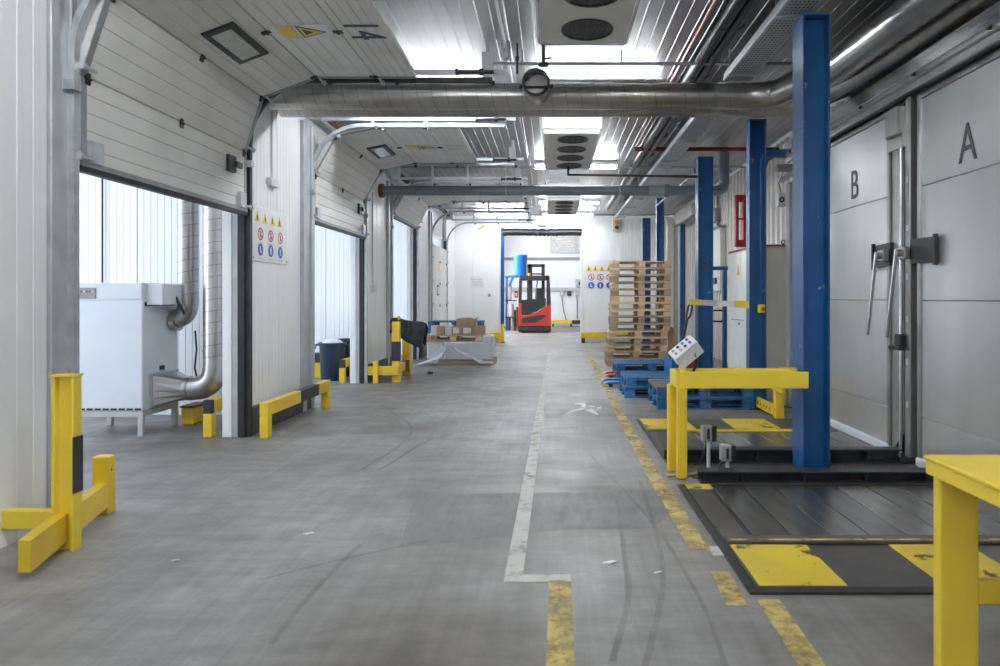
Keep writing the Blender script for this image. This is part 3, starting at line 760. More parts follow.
# ------------------------------------------------------------ yellow guards
def post(mbx, x0, x1, y0, y1, z0, z1): return mbx.box(x0, x1, y0, y1, z0, z1, .008)
gf = thing('guard_frame', 'yellow steel guard frame with legs and trough top beside the blue column', 'guard', (1.4, 5.1, 0))
gz0, gz1 = .675, .80
obj('front_rail', MB().box(.945, 1.912, 4.965, 4.985, gz0, gz1, .004), M['yellowc'], gf)
obj('rear_rail', MB().box(.945, 1.912, 5.215, 5.235, gz0, gz1, .004), M['yellowc'], gf)
obj('end_rail', MB().box(.925, .945, 4.965, 5.235, gz0, gz1, .004), M['yellowc'], gf)
obj('trough', MB().box(.945, 1.912, 4.985, 5.215, gz0+.02, gz0+.04), M['yellowc'], gf)
obj('leg', MB().box(.93, 1.005, 4.95, 5.02, 0.006, gz0, .006), M['yellow'], gf)
obj('leg', MB().box(.905, .965, 5.19, 5.26, 0, gz0, .006), M['yellow'], gf)
obj('column_bracket', MB().box(1.80, 1.93, 5.236, 5.30, gz0, gz1, .004), M['yellow'], gf)
# console with push buttons
cs = thing('control_console', 'white tilted push-button console on a yellow post above the guard frame', 'control panel', (.985, 5.0, gz0+.04))
obj('post', MB().box(.965, 1.015, 5.03, 5.08, gz0+.04, .90, .005), M['yellowc'], cs)
ct = Vector((PX(687.5, 5.02), 5.05, PZ(353, 5.02)))
rm = Matrix.Translation(ct) @ Matrix.Rotation(R(-40), 4, 'Y') @ Matrix.Rotation(R(24), 4, 'X')
bx = obj('box', MB().box(-.105, .105, -.055, .075, -.062, .035, .006).xform(rm), M['whitep'], cs)
obj('lid', MB().box(-.107, .107, -.057, .077, .037, .062, .006).xform(rm), M['whitep'], cs)
for i in range(4):
    for j in range(2):
        obj('button', MB().box(-.082+i*.045, -.060+i*.045, -.028+j*.052, -.002+j*.052, .062, .070, .002).xform(rm),
            [M['grey'], M['orange'] if j == 0 else M['dark'], M['bluebright'] if j else M['can'], M['signb']][i], cs)
obj('logo_mark', MB().prism([(.02, -.0585, -.045), (.032, -.0585, -.045), (.05, -.0585, -.01), (.03, -.0585, -.015)], (0, .002, 0)).xform(rm), M['grey'], cs)
obj('cable', MB().tube([(1.09, 5.06, .93), (1.10, 5.07, .86), (1.075, 5.09, .78), (1.05, 5.10, .72)], .012, 8), M['blackp'], cs)
# sensors on stalks
def sensor(px, py, zb, lab):
    Y = 5.3 if px < 715 else 5.08
    s = thing('sensor_head', lab, 'sensor', (PX(px, Y), Y, .006))
    x, z = PX(px, Y), PZ(py, Y)
    obj('box', MB().box(x-.055, x+.02, Y-.04, Y+.04, z-.06, z+.06, .006), M['grey'], s)
    obj('lens_side', MB().box(x+.02, x+.055, Y-.045, Y+.04, z-.062, z+.062, .004).box(x-.02, x+.0, Y-.045, Y-.04, z-.04, z+.04), M['blackp'], s)
    obj('stalk', MB().cyl((x, Y, .006), (x, Y, z-.055), .016, 10), M['lgrey'], s)
    obj('cable', MB().tube([(x+.0, Y+.03, z-.05), (x-.03, Y+.02, .12), (x-.07, Y+.03, .03), (x-.11, Y+.02, .02)], .008, 6), M['blackp'], s)
sensor(708.5, 433, 0, 'small grey sensor box on a stalk, farther of two beside the yellow leg')
sensor(727.5, 452.5, 0, 'small grey sensor box on a stalk, nearer to the blue column foot')
# stick on the floor by the leg
o = obj('wood_stick', MB().tube([(.86, 5.02, .015), (1.03, 5.05, .012), (1.13, 5.08, .02), (1.15, 5.12, .03)], .010, 6), M['card']); tag(o, 'pale curved stick lying under the yellow guard frame', 'stick')

# near right guard (toward the camera)
gr = thing('guard_frame', 'yellow guard frame close to the viewer at the right edge', 'guard', (1.4, 2.0, 0))
obj('leg', MB().box(1.318, 1.455, 2.27, 2.31, 0, .785, .006), M['yellowc'], gr)
obj('leg', MB().box(1.66, 1.78, 1.30, 1.42, 0, .70, .008), M['yellowc'], gr)
obj('top_rail', MB().box(1.31, 1.345, 1.2, 2.34, .735, .785, .003), M['yellowc'], gr)
obj('top_rail', MB().box(1.345, 1.80, 2.31, 2.34, .735, .785, .003), M['yellowc'], gr)
obj('top_plate', MB().box(1.305, 1.80, 1.2, 2.345, .785, .80, .004), M['yellowc'], gr)
obj('lower_rail', MB().box(1.455, 1.80, 2.28, 2.32, .30, .38, .005), M['yellowc'], gr)

# low barrier before the sign pier
def low_barrier(x0, y0, y1, hh, label, black=True, wdt=.085):
    b = thing('low_barrier', label, 'barrier', (x0, (y0+y1)/2, 0))
    L = y1-y0
    obj('post', MB().box(x0-wdt/2, x0+wdt/2, y0, y0+.09, 0, hh-.13, .006), M['yellow'], b)
    obj('post', MB().box(x0-wdt/2, x0+wdt/2, y1-.09, y1, 0, hh-.13, .006), M['yellow'], b)
    cuts = [y0, y0+L*.47, y0+L*.78, y1] if black else [y0, y0, y0+.06, y1]
    for i in range(3):
        if cuts[i+1]-cuts[i] > .01:
            obj('rail_section', MB().box(x0-wdt/2, x0+wdt/2, cuts[i], cuts[i+1], hh-.13, hh, .006), M['tape'] if (i == 1) else M['yellow'], b)
    return b
low_barrier(-2.765, 6.40, 8.20, .345, 'low yellow and black barrier before the white sign pier')
low_barrier(-3.335, 6.45, 7.5, .36, 'low yellow barrier with black end beside the heater duct', False)
low_barrier(-3.335, 10.58, 11.2, .37, 'low yellow barrier beside the dark blue bins', False)
for yy, lab in ((7.1, 'short yellow bumper block under the silver heater duct'), ):
    b = thing('bumper_block', lab, 'bumper', (PX(187, yy), yy, 0))
    obj('block', MB().box(PX(181, yy), PX(193, yy), yy, yy+.3, 0, .18, .01), M['yellow'], b); obj('cap', MB().box(PX(180, yy), PX(194, yy), yy-.01, yy+.31, .18, .2, .005), M['rust'], b)
# corner guard with tall posts, second pier
cg = thing('corner_guard', 'yellow corner guard with a dark jacket hung over it', 'guard', (-2.6, 11.2, 0))
obj('short_post', MB().box(-2.83, -2.755, 10.53, 10.61, 0, .35, .006), M['yellow'], cg)
obj('tall_post', MB().box(-2.565, -2.44, 10.68, 10.76, 0, .97, .006), M['yellow'], cg)
obj('black_band', MB().box(-2.568, -2.437, 10.677, 10.763, .34, .65), M['tape'], cg)
obj('tall_post', MB().box(-2.64, -2.50, 11.74, 11.82, 0, .90, .006), M['yellow'], cg)
obj('low_rail', MB().box(-2.93, -2.44, 10.60, 10.68, .12, .26, .006), M['yellow'], cg)
obj('low_rail', MB().box(-2.56, -2.46, 10.76, 11.74, .14, .28, .006), M['yellow'], cg)
obj('low_rail_black', MB().box(-2.565, -2.455, 11.2, 11.5, .135, .285), M['tape'], cg)
obj('top_rail', MB().box(-2.55, -2.50, 10.76, 11.74, .88, .94, .006), M['yellow'], cg)
obj('pin', MB().cyl((-2.50, 10.9, .9), (-2.50, 10.9, 1.06), .02, 8), M['yellow'], cg)
# near left corner guard
ng = thing('corner_guard', 'yellow corner guard with tall black-taped post at the near left', 'guard', (-2.6, 3.8, 0))
obj('tall_post', MB().box(-2.66, -2.64, 3.54, 3.605, 0, .93, .003).box(-2.64, -2.56, 3.57, 3.59, 0, .93, .003).box(-2.56, -2.54, 3.54, 3.605, 0, .93, .003), M['yellowc'], ng)
obj('black_tape', MB().box(-2.542, -2.537, 3.535, 3.61, .31, .61), M['tape'], ng)
obj('post_cap', MB().box(-2.665, -2.535, 3.535, 3.61, .93, .942), M['yellowc'], ng)
obj('short_post', MB().box(-2.865, -2.765, 4.15, 4.23, 0, .36, .006), M['yellow'], ng)
obj('low_rail', MB().prism([(-2.53, 3.16, .05), (-2.47, 3.16, .05), (-2.765, 4.16, .05), (-2.83, 4.16, .05)], (0, 0, .15)), M['yellow'], ng)
obj('low_rail', MB().box(-3.0, -2.66, 3.60, 3.66, .10, .20, .005), M['yellowc'], ng)
# guard rail on the right by the wall, and end-wall bumpers
sg = thing('wall_guard', 'yellow perforated guard rail behind the blue column near the cabinet', 'guard', (2.55, 7.7, 0))
obj('post', MB().box(2.50, 2.60, 7.46, 7.54, 0, .44, .006), M['yellow'], sg)
obj('post', MB().box(2.50, 2.60, 8.30, 8.36, 0, .30, .006), M['yellow'], sg)
obj('lower_rail', MB().box(2.48, 2.52, 7.50, 8.34, .03, .15, .004), M['yellow'], sg)
obj('upper_rail', MB().box(2.48, 2.52, 7.2, 8.3, .32, .44, .004), M['yellow'], sg)
for i in range(5): obj('hole', MB().cyl((2.478, 7.6+i*.11, .09), (2.482, 7.6+i*.11, .09), .018, 10), M['dark'], sg)
def end_bumper(x0, x1, lab):
    b = thing('end_bumper', lab, 'bumper', ((x0+x1)/2, 19.8, 0))
    obj('rail', MB().box(x0, x0+(x1-x0)*.6, 20.05, 20.2, .14, .32, .01), M['yellow'], b)
    obj('rail_black', MB().box(x0+(x1-x0)*.6, x1, 20.05, 20.2, .14, .32, .01), M['tape'] if x0 > 0 else M['yellow'], b)
    for x in (x0+.02, x1-.12): obj('foot', MB().box(x, x+.10, 20.03, 20.22, 0, .14, .006), M['black'] if x0 > 0 else M['yellow'], b)
end_bumper(PX(581, 20.1), PX(660, 20.1), 'low yellow and black bumper rail along the end wall beside the pallets')
end_bumper(PX(480, 20.1), PX(502, 20.1), 'low yellow bumper rail along the end wall left of the opening')
b = thing('jamb_guard', 'upright yellow guard at the blue opening jamb', 'guard', (OX0-.0, 20.2, 0))
obj('upright', MB().box(OX0-.06, OX0+.03, 20.08, 20.28, 0, .55, .008), M['yellow'], b)
obj('foot_plate', MB().box(OX0-.09, OX0+.06, 20.04, 20.32, 0, .02), M['dark'], b)

# ------------------------------------------------------------ pallets
PW, PD, PH = 1.17, .78, .139
def make_pallet(mt, mb_, name='wooden_pallet'):
    t = thing(name, 'pallet', 'pallet', (0, 0, 0)); k = PH/.144
    def board(x0, x1, y0, y1, z0, z1, nm, m): obj(nm, MB().box(x0, x1, y0, y1, z0*k, z1*k, .003), m, t, local=True)
    for y, wdt in ((-.33, .12), (-.165, .09), (0, .13), (.165, .09), (.33, .12)):
        board(-PW/2, PW/2, y-wdt/2, y+wdt/2, .122, .144, 'deck_board', mt)
    for x in (-PW/2+.07, 0, PW/2-.07): board(x-.07, x+.07, -PD/2, PD/2, .100, .122, 'cross_board', mt)
    for x in (-PW/2+.07, 0, PW/2-.07):
        for y in (-PD/2+.05, 0, PD/2-.05): board(x-.065, x+.065, y-.045, y+.045, .022, .100, 'block', mb_)
    for y in (-PD/2+.05, 0, PD/2-.05): board(-PW/2, PW/2, y-.048, y+.048, 0, .022, 'runner_board', mb_)
    return t
pw = make_pallet(M['wood'], M['wood'])
po = make_pallet(M['woodold'], M['woodold'])
pb = make_pallet(M['bluepal_top'], M['bluepal'], 'blue_pallet')
pbb = make_pallet(M['bluepal'], M['bluepal'], 'blue_pallet')
used = set()
def place(p, loc, rz, label, group):
    if p.name not in used: used.add(p.name); p.location = loc; p.rotation_euler = (0, 0, rz); p['label'] = label; p['group'] = group; return p
    return dup(p, loc, rz, label, group)
Y0 = 13.25
cx = [(606, 664)]*2 + [(607, 665)]*2 + [(608.5, 665)] + [(611, 668)]*2 + [(610, 669.5)]*2 + [(611.5, 670)]*2 + [(611, 669.5)]*2 + [(611.5, 669.5)]*2
for i in range(15):
    a, bb = cx[i]; x = PX((a+bb)/2 + 1.5, Y0)
    nth = 'lowest pallet' if i == 0 else ('topmost pallet' if i == 14 else ORD[i] + ' pallet from the floor')
    src = po if i in (0, 1, 3, 5, 6, 10, 12) else pw
    place(src, (x, Y0+PD/2+random.uniform(-.02, .02), i*PH), random.uniform(-.025, .025), ('weathered' if src is po else 'light') + ' wooden ' + nth + ' in the tall stack', 'tall pallet stack')
# blue pallets
def bluestack(xc, yc, n, what, rz=0, top=pb):
    for i in range(n):
        nth = 'upper' if i == n-1 else 'lower'
        place(top if i == n-1 else pbb, (xc + random.uniform(-.015, .015), yc, i*PH), rz + random.uniform(-.01, .01), nth + ' blue pallet ' + what, 'blue pallets on the right')
bluestack(1.27+PW/2, 8.06+PD/2, 2, 'of the pair nearest the yellow guard frame', 0)
bluestack(1.00+PW/2, 9.0+PD/2, 2, 'of the middle pair', 0, pbb)
bluestack(1.06+PW/2, 10.9+PD/2, 2, 'of the pair before the tall wooden stack', 0, pbb)
# ------------------------------------------------------------ pallet trucks
def pallet_truck(loc, rz, body, label, lean, fl=1.15, side=False):
    t = thing('pallet_truck', label, 'pallet truck', loc, rz)
    # local: forks run to -X, handle at +X
    for s in (-1, 1):
        f = obj('fork', MB().prism([(-fl, s*.19-.075, .055), (-fl+.07, s*.19-.075, .085), (0, s*.19-.075, .085), (0, s*.19-.075, .05), (-fl+.15, s*.19-.075, .05)], (0, .15, 0)), body, t, local=True)
        obj('fork_roller', MB().cyl((-fl+.10, s*.19-.05, .037), (-fl+.10, s*.19+.05, .037), .035, 14), M['blackp'], f, local=True)
    obj('body', MB().prism([(0, -.27, .04), (.12, -.27, .04), (.12, -.27, .18), (.03, -.27, .42), (0, -.27, .42)], (0, .54, 0)), body, t, local=True)
    obj('pump', MB().cyl((.17, 0, .06), (.17, 0, .50), .05, 14).box(.08, .26, -.10, .10, .14, .30, .02), body, t, local=True)
    for s in (-1, 1): obj('steer_wheel', MB().cyl((.19, s*.06, .09), (.19, s*.13, .09), .088, 18), M['blackp'], t, local=True)
    top = Vector((.18+lean, 0, 1.02))
    obj('tiller', MB().cyl((.18, 0, .45), top, .022, 10), M['blackp'], t, local=True)
    hn = [top + Vector((0, -.03, 0)), top + Vector((.02, -.12, .05)), top + Vector((.05, -.13, .20)), top + Vector((.05, 0, .235)), top + Vector((.05, .13, .20)), top + Vector((.02, .12, .05)), top + Vector((0, .03, 0))]
    if side: hn = [top + Vector((-.02, 0, -.06)), top + Vector((.20, .02, -.07)), top + Vector((.27, .02, -.03)), top + Vector((.28, .02, .06)), top + Vector((.22, .02, .12)), top + Vector((-.02, 0, .12)), top + Vector((-.05, 0, .02))]
    obj('handle_loop', MB().tube(hn, .016, 8), M['blackp'], t, local=True)
    obj('release_lever', MB().tube([top + Vector((.02, 0, .02)), top + Vector((.06, 0, .12)), top + Vector((.06, .05, .15))], .009, 6), M['lgrey'], t, local=True)
    return t
pallet_truck((1.80, 10.36, 0), R(2), M['bluebright'], 'blue pallet truck with its handle leaning beside the middle blue pallets', .12, 1.02)
pallet_truck((2.28, 11.29, 0), 0, M['red'], 'red pallet truck with black handle pushed under the blue pallets', .20, 1.40, True)

# cardboard leaning on the stack
o = obj('cardboard_sheet', MB().prism([(2.34, 13.3, 0.0), (2.62, 13.4, .0), (2.50, 13.7, .74), (2.36, 13.7, .78)], (0, .02, .0)), M['card']); tag(o, 'brown cardboard sheet leaning beside the tall pallet stack', 'cardboard')
o['label'] = 'brown cardboard sheet leaning beside the tall pallet stack'

# ------------------------------------------------------------ wrapped load on the left
YL = 13.45
wlft = thing('wrapped_load', 'white film-wrapped load on the floor carrying a wooden pallet', 'load', (-1.8, YL+.4, 0))
obj('main_block', MB().box(PX(444, YL), PX(492, YL), YL, YL+.78, .10, .46, .02), M['wrap'], wlft)
obj('side_block', MB().box(PX(426.5, YL), PX(443.5, YL), YL+.04, YL+.78, .10, .46, .02), M['whitep'], wlft)
obj('wrapped_bulge', MB().box(PX(482, YL), PX(492.5, YL), YL-.01, YL+.5, .44, .60, .03), M['wrap'], wlft)
obj('base_pallet', MB().box(PX(428, YL), PX(494, YL), YL+.10, YL+.18, 0, .10, .004).box(PX(428, YL), PX(494, YL), YL+.36, YL+.46, 0, .10).box(PX(428, YL), PX(494, YL), YL+.68, YL+.78, 0, .10), M['woodold'], wlft)
def crumple(name, nu, nv, fn, m, label, cat, th=.004, amp=.02, parent=None, seed=1):
    rnd = random.Random(seed); vs = []; fs = []
    for i in range(nu+1):
        for j in range(nv+1):
            p = Vector(fn(i/nu, j/nv)); p += Vector((rnd.uniform(-amp, amp), rnd.uniform(-amp, amp), rnd.uniform(0, amp)))
            p.z = max(p.z, .004); vs.append(p)
    for i in range(nu):
        for j in range(nv):
            q = i*(nv+1)+j; fs.append((q, q+1, q+nv+2, q+nv+1))
    o = obj(name, MB().add(vs, fs, True), m, parent)
    s = o.modifiers.new('thickness', 'SOLIDIFY'); s.thickness = th
    u = o.modifiers.new('smooth', 'SUBSURF'); u.levels = 1; u.render_levels = 1
    if label: tag(o, label, cat)
    return o
# loose film trailing on the floor and over the front of the load
def f1(u, v):
    x = PX(443, YL)*(1-u) + PX(417, YL)*u
    z = (.40*(1-u)**1.6)*(1-v) + .03*v + .02*math.sin(9*u+5*v)
    return (x + .10*math.sin(5*v), YL-.06-.10*v-.12*u*v, max(z, .008))
crumple('loose_film', 10, 5, f1, M['film'], None, None, parent=wlft, amp=.018, seed=3)
def f2(u, v):
    x = PX(447, YL)*(1-u) + PX(494, YL)*u
    z = (.44 - .40*u**.8) - .10*v*(.4+u) + .015*math.sin(14*u)
    return (x, YL-.03-.03*u-.015*math.sin(11*u), max(z, .01))
crumple('loose_film', 14, 3, f2, M['film'], None, None, parent=wlft, amp=.015, seed=5)
place(pw, ((PX(424, YL)+PX(481.5, YL))/2, YL+.42, .46), 0, 'wooden pallet carrying small cartons on the white wrapped load', 'pallet with cartons')
zt = .46 + PH
def carton(px0, px1, h, y, m, label, z=zt, tape=True, opened=False, lab=False):
    x0, x1 = PX(px0, YL), PX(px1, YL)
    c = thing('carton', label, 'box', ((x0+x1)/2, y+.15, z))
    if opened:
        t = .006
        obj('box_walls', MB().box(x0, x1, y, y+t, z, z+h).box(x0, x1, y+.30-t, y+.30, z, z+h).box(x0, x0+t, y+t, y+.30-t, z, z+h).box(x1-t, x1, y+t, y+.30-t, z, z+h).box(x0, x1, y, y+.3, z, z+t), m, c)
        obj('flap', MB().prism([(x0, y, z+h), (x0+(x1-x0)*.25, y-.0, z+h+.02), (x1-.10, y, z+h+.03), (x1, y, z+h)], (0, .006, 0)), m, c)
        obj('flap', MB().prism([(x1, y, z+h), (x1+.03, y, z+h+.03), (x1+.03, y+.28, z+h+.03), (x1, y+.28, z+h)], (.003, 0, .003)), m, c)
    else:
        obj('box_body', MB().box(x0, x1, y, y+.30, z, z+h, .004), m, c)
        if tape: obj('tape_strip', MB().box((x0+x1)/2-.02, (x0+x1)/2+.02, y-.001, y+.301, z+h, z+h+.001), M['beige'], c)
        if lab: obj('paper_label', MB().box(x0+.03, x1-.05, y-.003, y, z+h*.2, z+h*.85), M['paper'], c)
carton(430.5, 436, .19, YL+.06, M['whitep'], 'white carton at the left end of the cartons on the pallet')
carton(436.2, 444, .18, YL+.03, M['card'], 'brown carton between two white cartons on the pallet')
carton(444.3, 451, .20, YL+.05, M['whitep'], 'white carton in the middle of the cartons on the pallet')
carton(451.3, 461.3, .175, YL+.03, M['card'], 'brown carton with paper label next to the white carton', lab=True)
carton(461.6, 473.3, .175, YL+.03, M['card'], 'wider brown carton with paper label under the open box', lab=True)
carton(473.6, 484, .18, YL+.05, M['card'], 'plain brown carton at the right end of the pallet', tape=False)
carton(456, 475.5, .15, YL+.05, M['card'], 'open brown box lying on top of the labelled cartons', z=zt+.176, opened=True)
YBL = 14.65
for i in range(6):
    place(pbb, (PX(454.5, YBL), YBL+PD/2, i*PH), 0, ('topmost blue pallet behind the cartons' if i == 5 else ('lowest' if i == 0 else ORD[i] + ' from the floor') + ' blue pallet of the stack behind the wrapped load'), 'blue pallet stack behind the cartons')

# jacket hung on the corner guard
def jk(u, v):
    x = -2.64 + .52*u; ztop = 1.0 - .05*u - .10*max(0, u-.55)
    drop = (.22 + .20*u) if v < .5 else (.28 + .1*u)
    w_ = abs(v-.5)*2
    z = ztop - drop*w_**1.2 + .02*math.sin(9*u)
    y = 10.98 + (.17 if v > .5 else -.17)*(1-(1-w_)**2.5) + .035*math.sin(13*u+4*v) + .02*math.sin(5*z*9)
    if v < .5 and u < .3: y = max(y, 10.80)
    return (x + .05*u*math.sin(3*v), y, z)
crumple('jacket', 12, 14, jk, M['cloth'], 'dark jacket draped over the yellow corner guard', 'jacket', .025, .016, seed=9)

# ------------------------------------------------------------ bins
def bin_(x, y, r, h, label):
    b = thing('rubbish_bin', label, 'bin', (x, y, 0))
    obj('tub', MB().lathe([(0, .005), (r*.80, .005), (r*.84, .02), (r*.98, h-.04), (r, h-.03), (r*1.05, h-.02), (r*1.05, h), (r*.98, h), (r*.92, h-.08), (r*.78, .04), (0, .03)], 28, (x, y, 0)), M['can'], b)
    for s in (-1, 1):
        obj('handle', MB().tube([(x+s*r*.98, y-.05, h-.05), (x+s*(r+.06), y-.05, h-.03), (x+s*(r+.10), y-.05, h-.12), (x+s*(r+.10), y+.05, h-.12), (x+s*(r+.06), y+.05, h-.03), (x+s*r*.98, y+.05, h-.05)], .012, 8), M['can'], b)
    return b
b1 = bin_(-3.62, 11.0, .215, .62, 'dark blue rubbish bin with a white bag, nearer of two')
b2 = bin_(-3.56, 11.55, .215, .64, 'dark blue rubbish bin standing behind the bagged one')
def bag(u, v):
    a = 2*math.pi*u; r = .19*math.sin(math.pi*min(v, .999)*.55+.02) ; return (-3.62+r*math.cos(a), 11.0+r*math.sin(a), .55+.13*math.cos(math.pi*v*.55))
crumple('rubbish_bag', 14, 6, bag, M['wrap'], 'white plastic bag bulging out of the nearer dark bin', 'bag', .003, .014, seed=2)
o = thing('bumper_block', 'small yellow bumper left of the dark blue bins', 'bumper', (-3.98, 11.2, 0))
obj('block', MB().box(-4.02, -3.90, 11.25, 11.4, 0, .26, .008), M['yellow'], o); obj('cap', MB().box(-4.03, -3.89, 11.24, 11.41, .26, .42, .008), M['tape'], o)

# ------------------------------------------------------------ heater and its ducts in the first annex
hx1, hx0, hy0, hy1 = -3.99, -4.72, 6.50, 7.12
ht = thing('heater_unit', 'white warm-air heater cabinet on a steel stand inside the nearest dock bay', 'heater', ((hx0+hx1)/2, (hy0+hy1)/2, 0))
obj('body', MB().box(hx0, hx1, hy0, hy1, .245, 1.33, .01), M['heater'], ht)
obj('top_panel', MB().box(hx0, hx1, hy0-.006, hy1, 1.335, 1.50, .01), M['heater'], ht)
cp = obj('control_panel', MB().box(-4.60, -4.44, hy0-.014, hy0-.006, 1.345, 1.45, .003), M['grey'], ht)
for i in range(5): obj('indicator', MB().box(-4.585+i*.028, -4.57+i*.028, hy0-.018, hy0-.014, 1.405, 1.42), [M['signk'], M['paper'], M['red'], M['red'], M['paper']][i], cp)
for i in range(9):
    obj('vent_slot', MB().box(hx0+.03+i*.078, hx0+.09+i*.078, hy0-.004, hy0+.002, .255, .275), M['dark'], ht)
obj('side_vent', MB().box(hx1, hx1+.006, hy0+.03, hy1-.08, 1.27, 1.31), M['dark'], ht)
obj('side_port', MB().box(hx1, hx1+.008, hy0+.28, hy0+.36, .62, .66), M['dark'], ht)
obj('stand', MB().box(hx0, hx1, hy0, hy0+.05, .19, .245).box(hx0, hx1, hy1-.05, hy1, .19, .245).box(hx1-.05, hx1, hy0+.05, hy1-.05, .19, .245).box(hx0, hx0+.05, hy0+.05, hy1-.05, .19, .245), M['lgrey'], ht)
for x in (hx0, hx1-.05):
    for y in (hy0, hy1-.05): obj('leg', MB().box(x, x+.05, y, y+.05, 0, .19, .004), M['lgrey'], ht)
jb = obj('burner_box', MB().box(hx1-.005, hx1+.16, hy0+.06, hy1-.03, 1.28, 1.49, .008), M['heater'], ht)
obj('outlet_collar', MB().box(hx1, hx1+.03, hy0+.10, hy1-.04, .26, .60, .006), M['galv'], ht)
mb = MB(); a = [(hx1+.03, hy0+.12, .28), (hx1+.03, hy1-.06, .28), (hx1+.03, hy1-.06, .58), (hx1+.03, hy0+.12, .58)]
cN = Vector((-3.72, 6.80, .43)); n = 16; ringv = [cN + Vector((0, .12*math.cos(2*math.pi*j/n+math.pi*1.25), .12*math.sin(2*math.pi*j/n+math.pi*1.25))) for j in range(n)]
vs = []
for j in range(n):
    t = j/n*4; i = int(t); f = t-i; vs.append(Vector(a[i])*(1-f) + Vector(a[(i+1) % 4])*f)
mb.add(vs + ringv, [(j, (j+1) % n, n+(j+1) % n, n+j) for j in range(n)])
obj('outlet_transition', mb, M['duct'], ht)
obj('cable', MB().tube([(hx1+.14, hy0+.30, 1.38), (hx1+.20, hy0+.32, 1.25), (hx1+.23, hy0+.33, 1.18)], .016, 8), M['blackp'], ht)
obj('cable', MB().tube([(hx1+.17, hy1+.02, 1.0), (hx1+.18, hy1+.03, .8), (hx1+.16, hy1+.03, .6), (hx1+.20, hy1+.04, .4)], .010, 8), M['blackp'], ht)
def helix(path_fn, L, pitch, r, tr=.0035, phase=0):
    steps = int(L/pitch*14); pts = []
    return [path_fn(i/steps*L, 2*math.pi*(i/steps*L)/pitch + phase, r) for i in range(steps+1)]
def duct(name, label, path, r, runs=None, bands=(), group=None):
    d = thing(name, label, 'duct', path[0])
    obj('pipe', MB().tube(path, r, 28), M['duct'], d)
    for (p0, p1, pitch) in runs or ():
        p0, p1 = Vector(p0), Vector(p1); t = (p1-p0).normalized(); L = (p1-p0).length
        e1 = Vector((0, 0, 1)) if abs(t.z) < .9 else Vector((0, 1, 0)); e1 = (e1 - t*e1.dot(t)).normalized(); e2 = t.cross(e1)
        pts = helix(lambda s, a, rr: p0 + t*s + e1*math.cos(a)*rr + e2*math.sin(a)*rr, L, pitch, r+.0005)
        obj('spiral_seam', MB().tube(pts, .0032, 4), M['seam'], d)
    for p, q, rr in bands: obj('band', MB().cyl(p, q, rr, 28), M['duct'], d)
    return d
def elbow(p, a, b, r, n=7):       # quarter/any bend: from p-a*r to p+b*r
    a, b, p = Vector(a).normalized(), Vector(b).normalized(), Vector(p); out = []
    for i in range(n+1):
        t = i/n; out.append((p-a*r)*(1-t)**2 + p*2*t*(1-t) + (p+b*r)*t**2)
    return out
x2, y2 = PX(215, 6.78), 6.80
path = [(-3.74, y2, .43)] + elbow((x2, y2, .43), (1, 0, 0), (0, 0, 1), .24) + [(x2, y2, 3.28)]
duct('heater_duct', 'thick silver spiral duct rising from the heater outlet beside the door jamb', path, .120, [((x2, y2, .70), (x2, y2, 3.27), .115)],
     [((-3.70, y2, .43), (-3.67, y2, .43), .124), ((x2, y2, .80), (x2, y2, .83), .124), ((x2-.26, y2, .43), (x2-.24, y2, .43), .124), ((x2, y2, 1.95), (x2, y2, 2.02), .1225)])
x1 = PX(188, 7.0); y1 = 7.0
path = [(-3.985, y1, 1.10), (-3.95, y1, 1.11)] + elbow((x1, y1, 1.13), (1, 0, .05), (0, 0, 1), .17) + [(x1, y1, 3.28)]
duct('flue_duct', 'thinner silver flue duct rising from the side of the heater', path, .100, [((x1, y1, 1.32), (x1, y1, 3.27), .12)],
     [((x1, y1, 1.32), (x1, y1, 1.345), .104), ((-3.93, y1, 1.11), (-3.91, y1, 1.11), .104)])
o = obj('wall_conduit', MB().cyl((PX(97, 7.6), 7.69, 1.5), (PX(97, 7.6), 7.69, 3.28), .010, 8), M['dark']); tag(o, 'thin dark conduit running up the white wall above the heater', 'conduit')

# ------------------------------------------------------------ ceiling ducts and pipes
ZD = 3.42
r = .132
A = [(-2.9, 6.85, ZD), (2.02, 6.85, ZD)] + elbow((2.18, 6.85, ZD), (1, 0, 0), (.35, -1, 0), .16) + [(2.48, 5.95, ZD), (2.62, 5.2, ZD+.02), (2.72, 4.0, ZD+.02)]
A = [(-2.9, 6.85, ZD)] + elbow((2.14, 6.85, ZD), (1, 0, 0), (.75, -.66, 0), .2) + elbow((2.55, 6.3, ZD), (.75, -.66, 0), (.05, -1, 0), .25) + [(2.62, 4.2, ZD)]
duct('ceiling_duct', 'thick silver spiral duct crossing the ceiling, nearer of two, with an open stub', A, r, [((-2.9, 6.85, ZD), (1.9, 6.85, ZD), .15), ((2.60, 5.9, ZD), (2.62, 4.3, ZD), .15)],
     [((1.93, 6.85, ZD), (1.97, 6.85, ZD), r+.006), ((-.16, 6.85, ZD), (-.13, 6.85, ZD), r+.004), ((.10-.35, 6.85, ZD), (.13-.35, 6.85, ZD), r+.004)])
B = [(-2.9, 7.14, ZD)] + elbow((2.62, 7.14, ZD), (1, 0, 0), (.3, -1, 0), .25) + [(2.88, 6.2, ZD), (2.95, 4.4, ZD)]
duct('ceiling_duct', 'thick silver spiral duct crossing the ceiling just behind the one with the stub', B, r, [((-2.9, 7.14, ZD), (2.3, 7.14, ZD), .15), ((2.89, 6.1, ZD), (2.95, 4.5, ZD), .15)],
     [((1.2, 7.14, ZD), (1.23, 7.14, ZD), r+.004)])
st = thing('duct_stub', 'open round duct branch facing the viewer from the ceiling duct', 'duct', (-.155, 6.4, ZD))
sx = PX(536, 6.4)
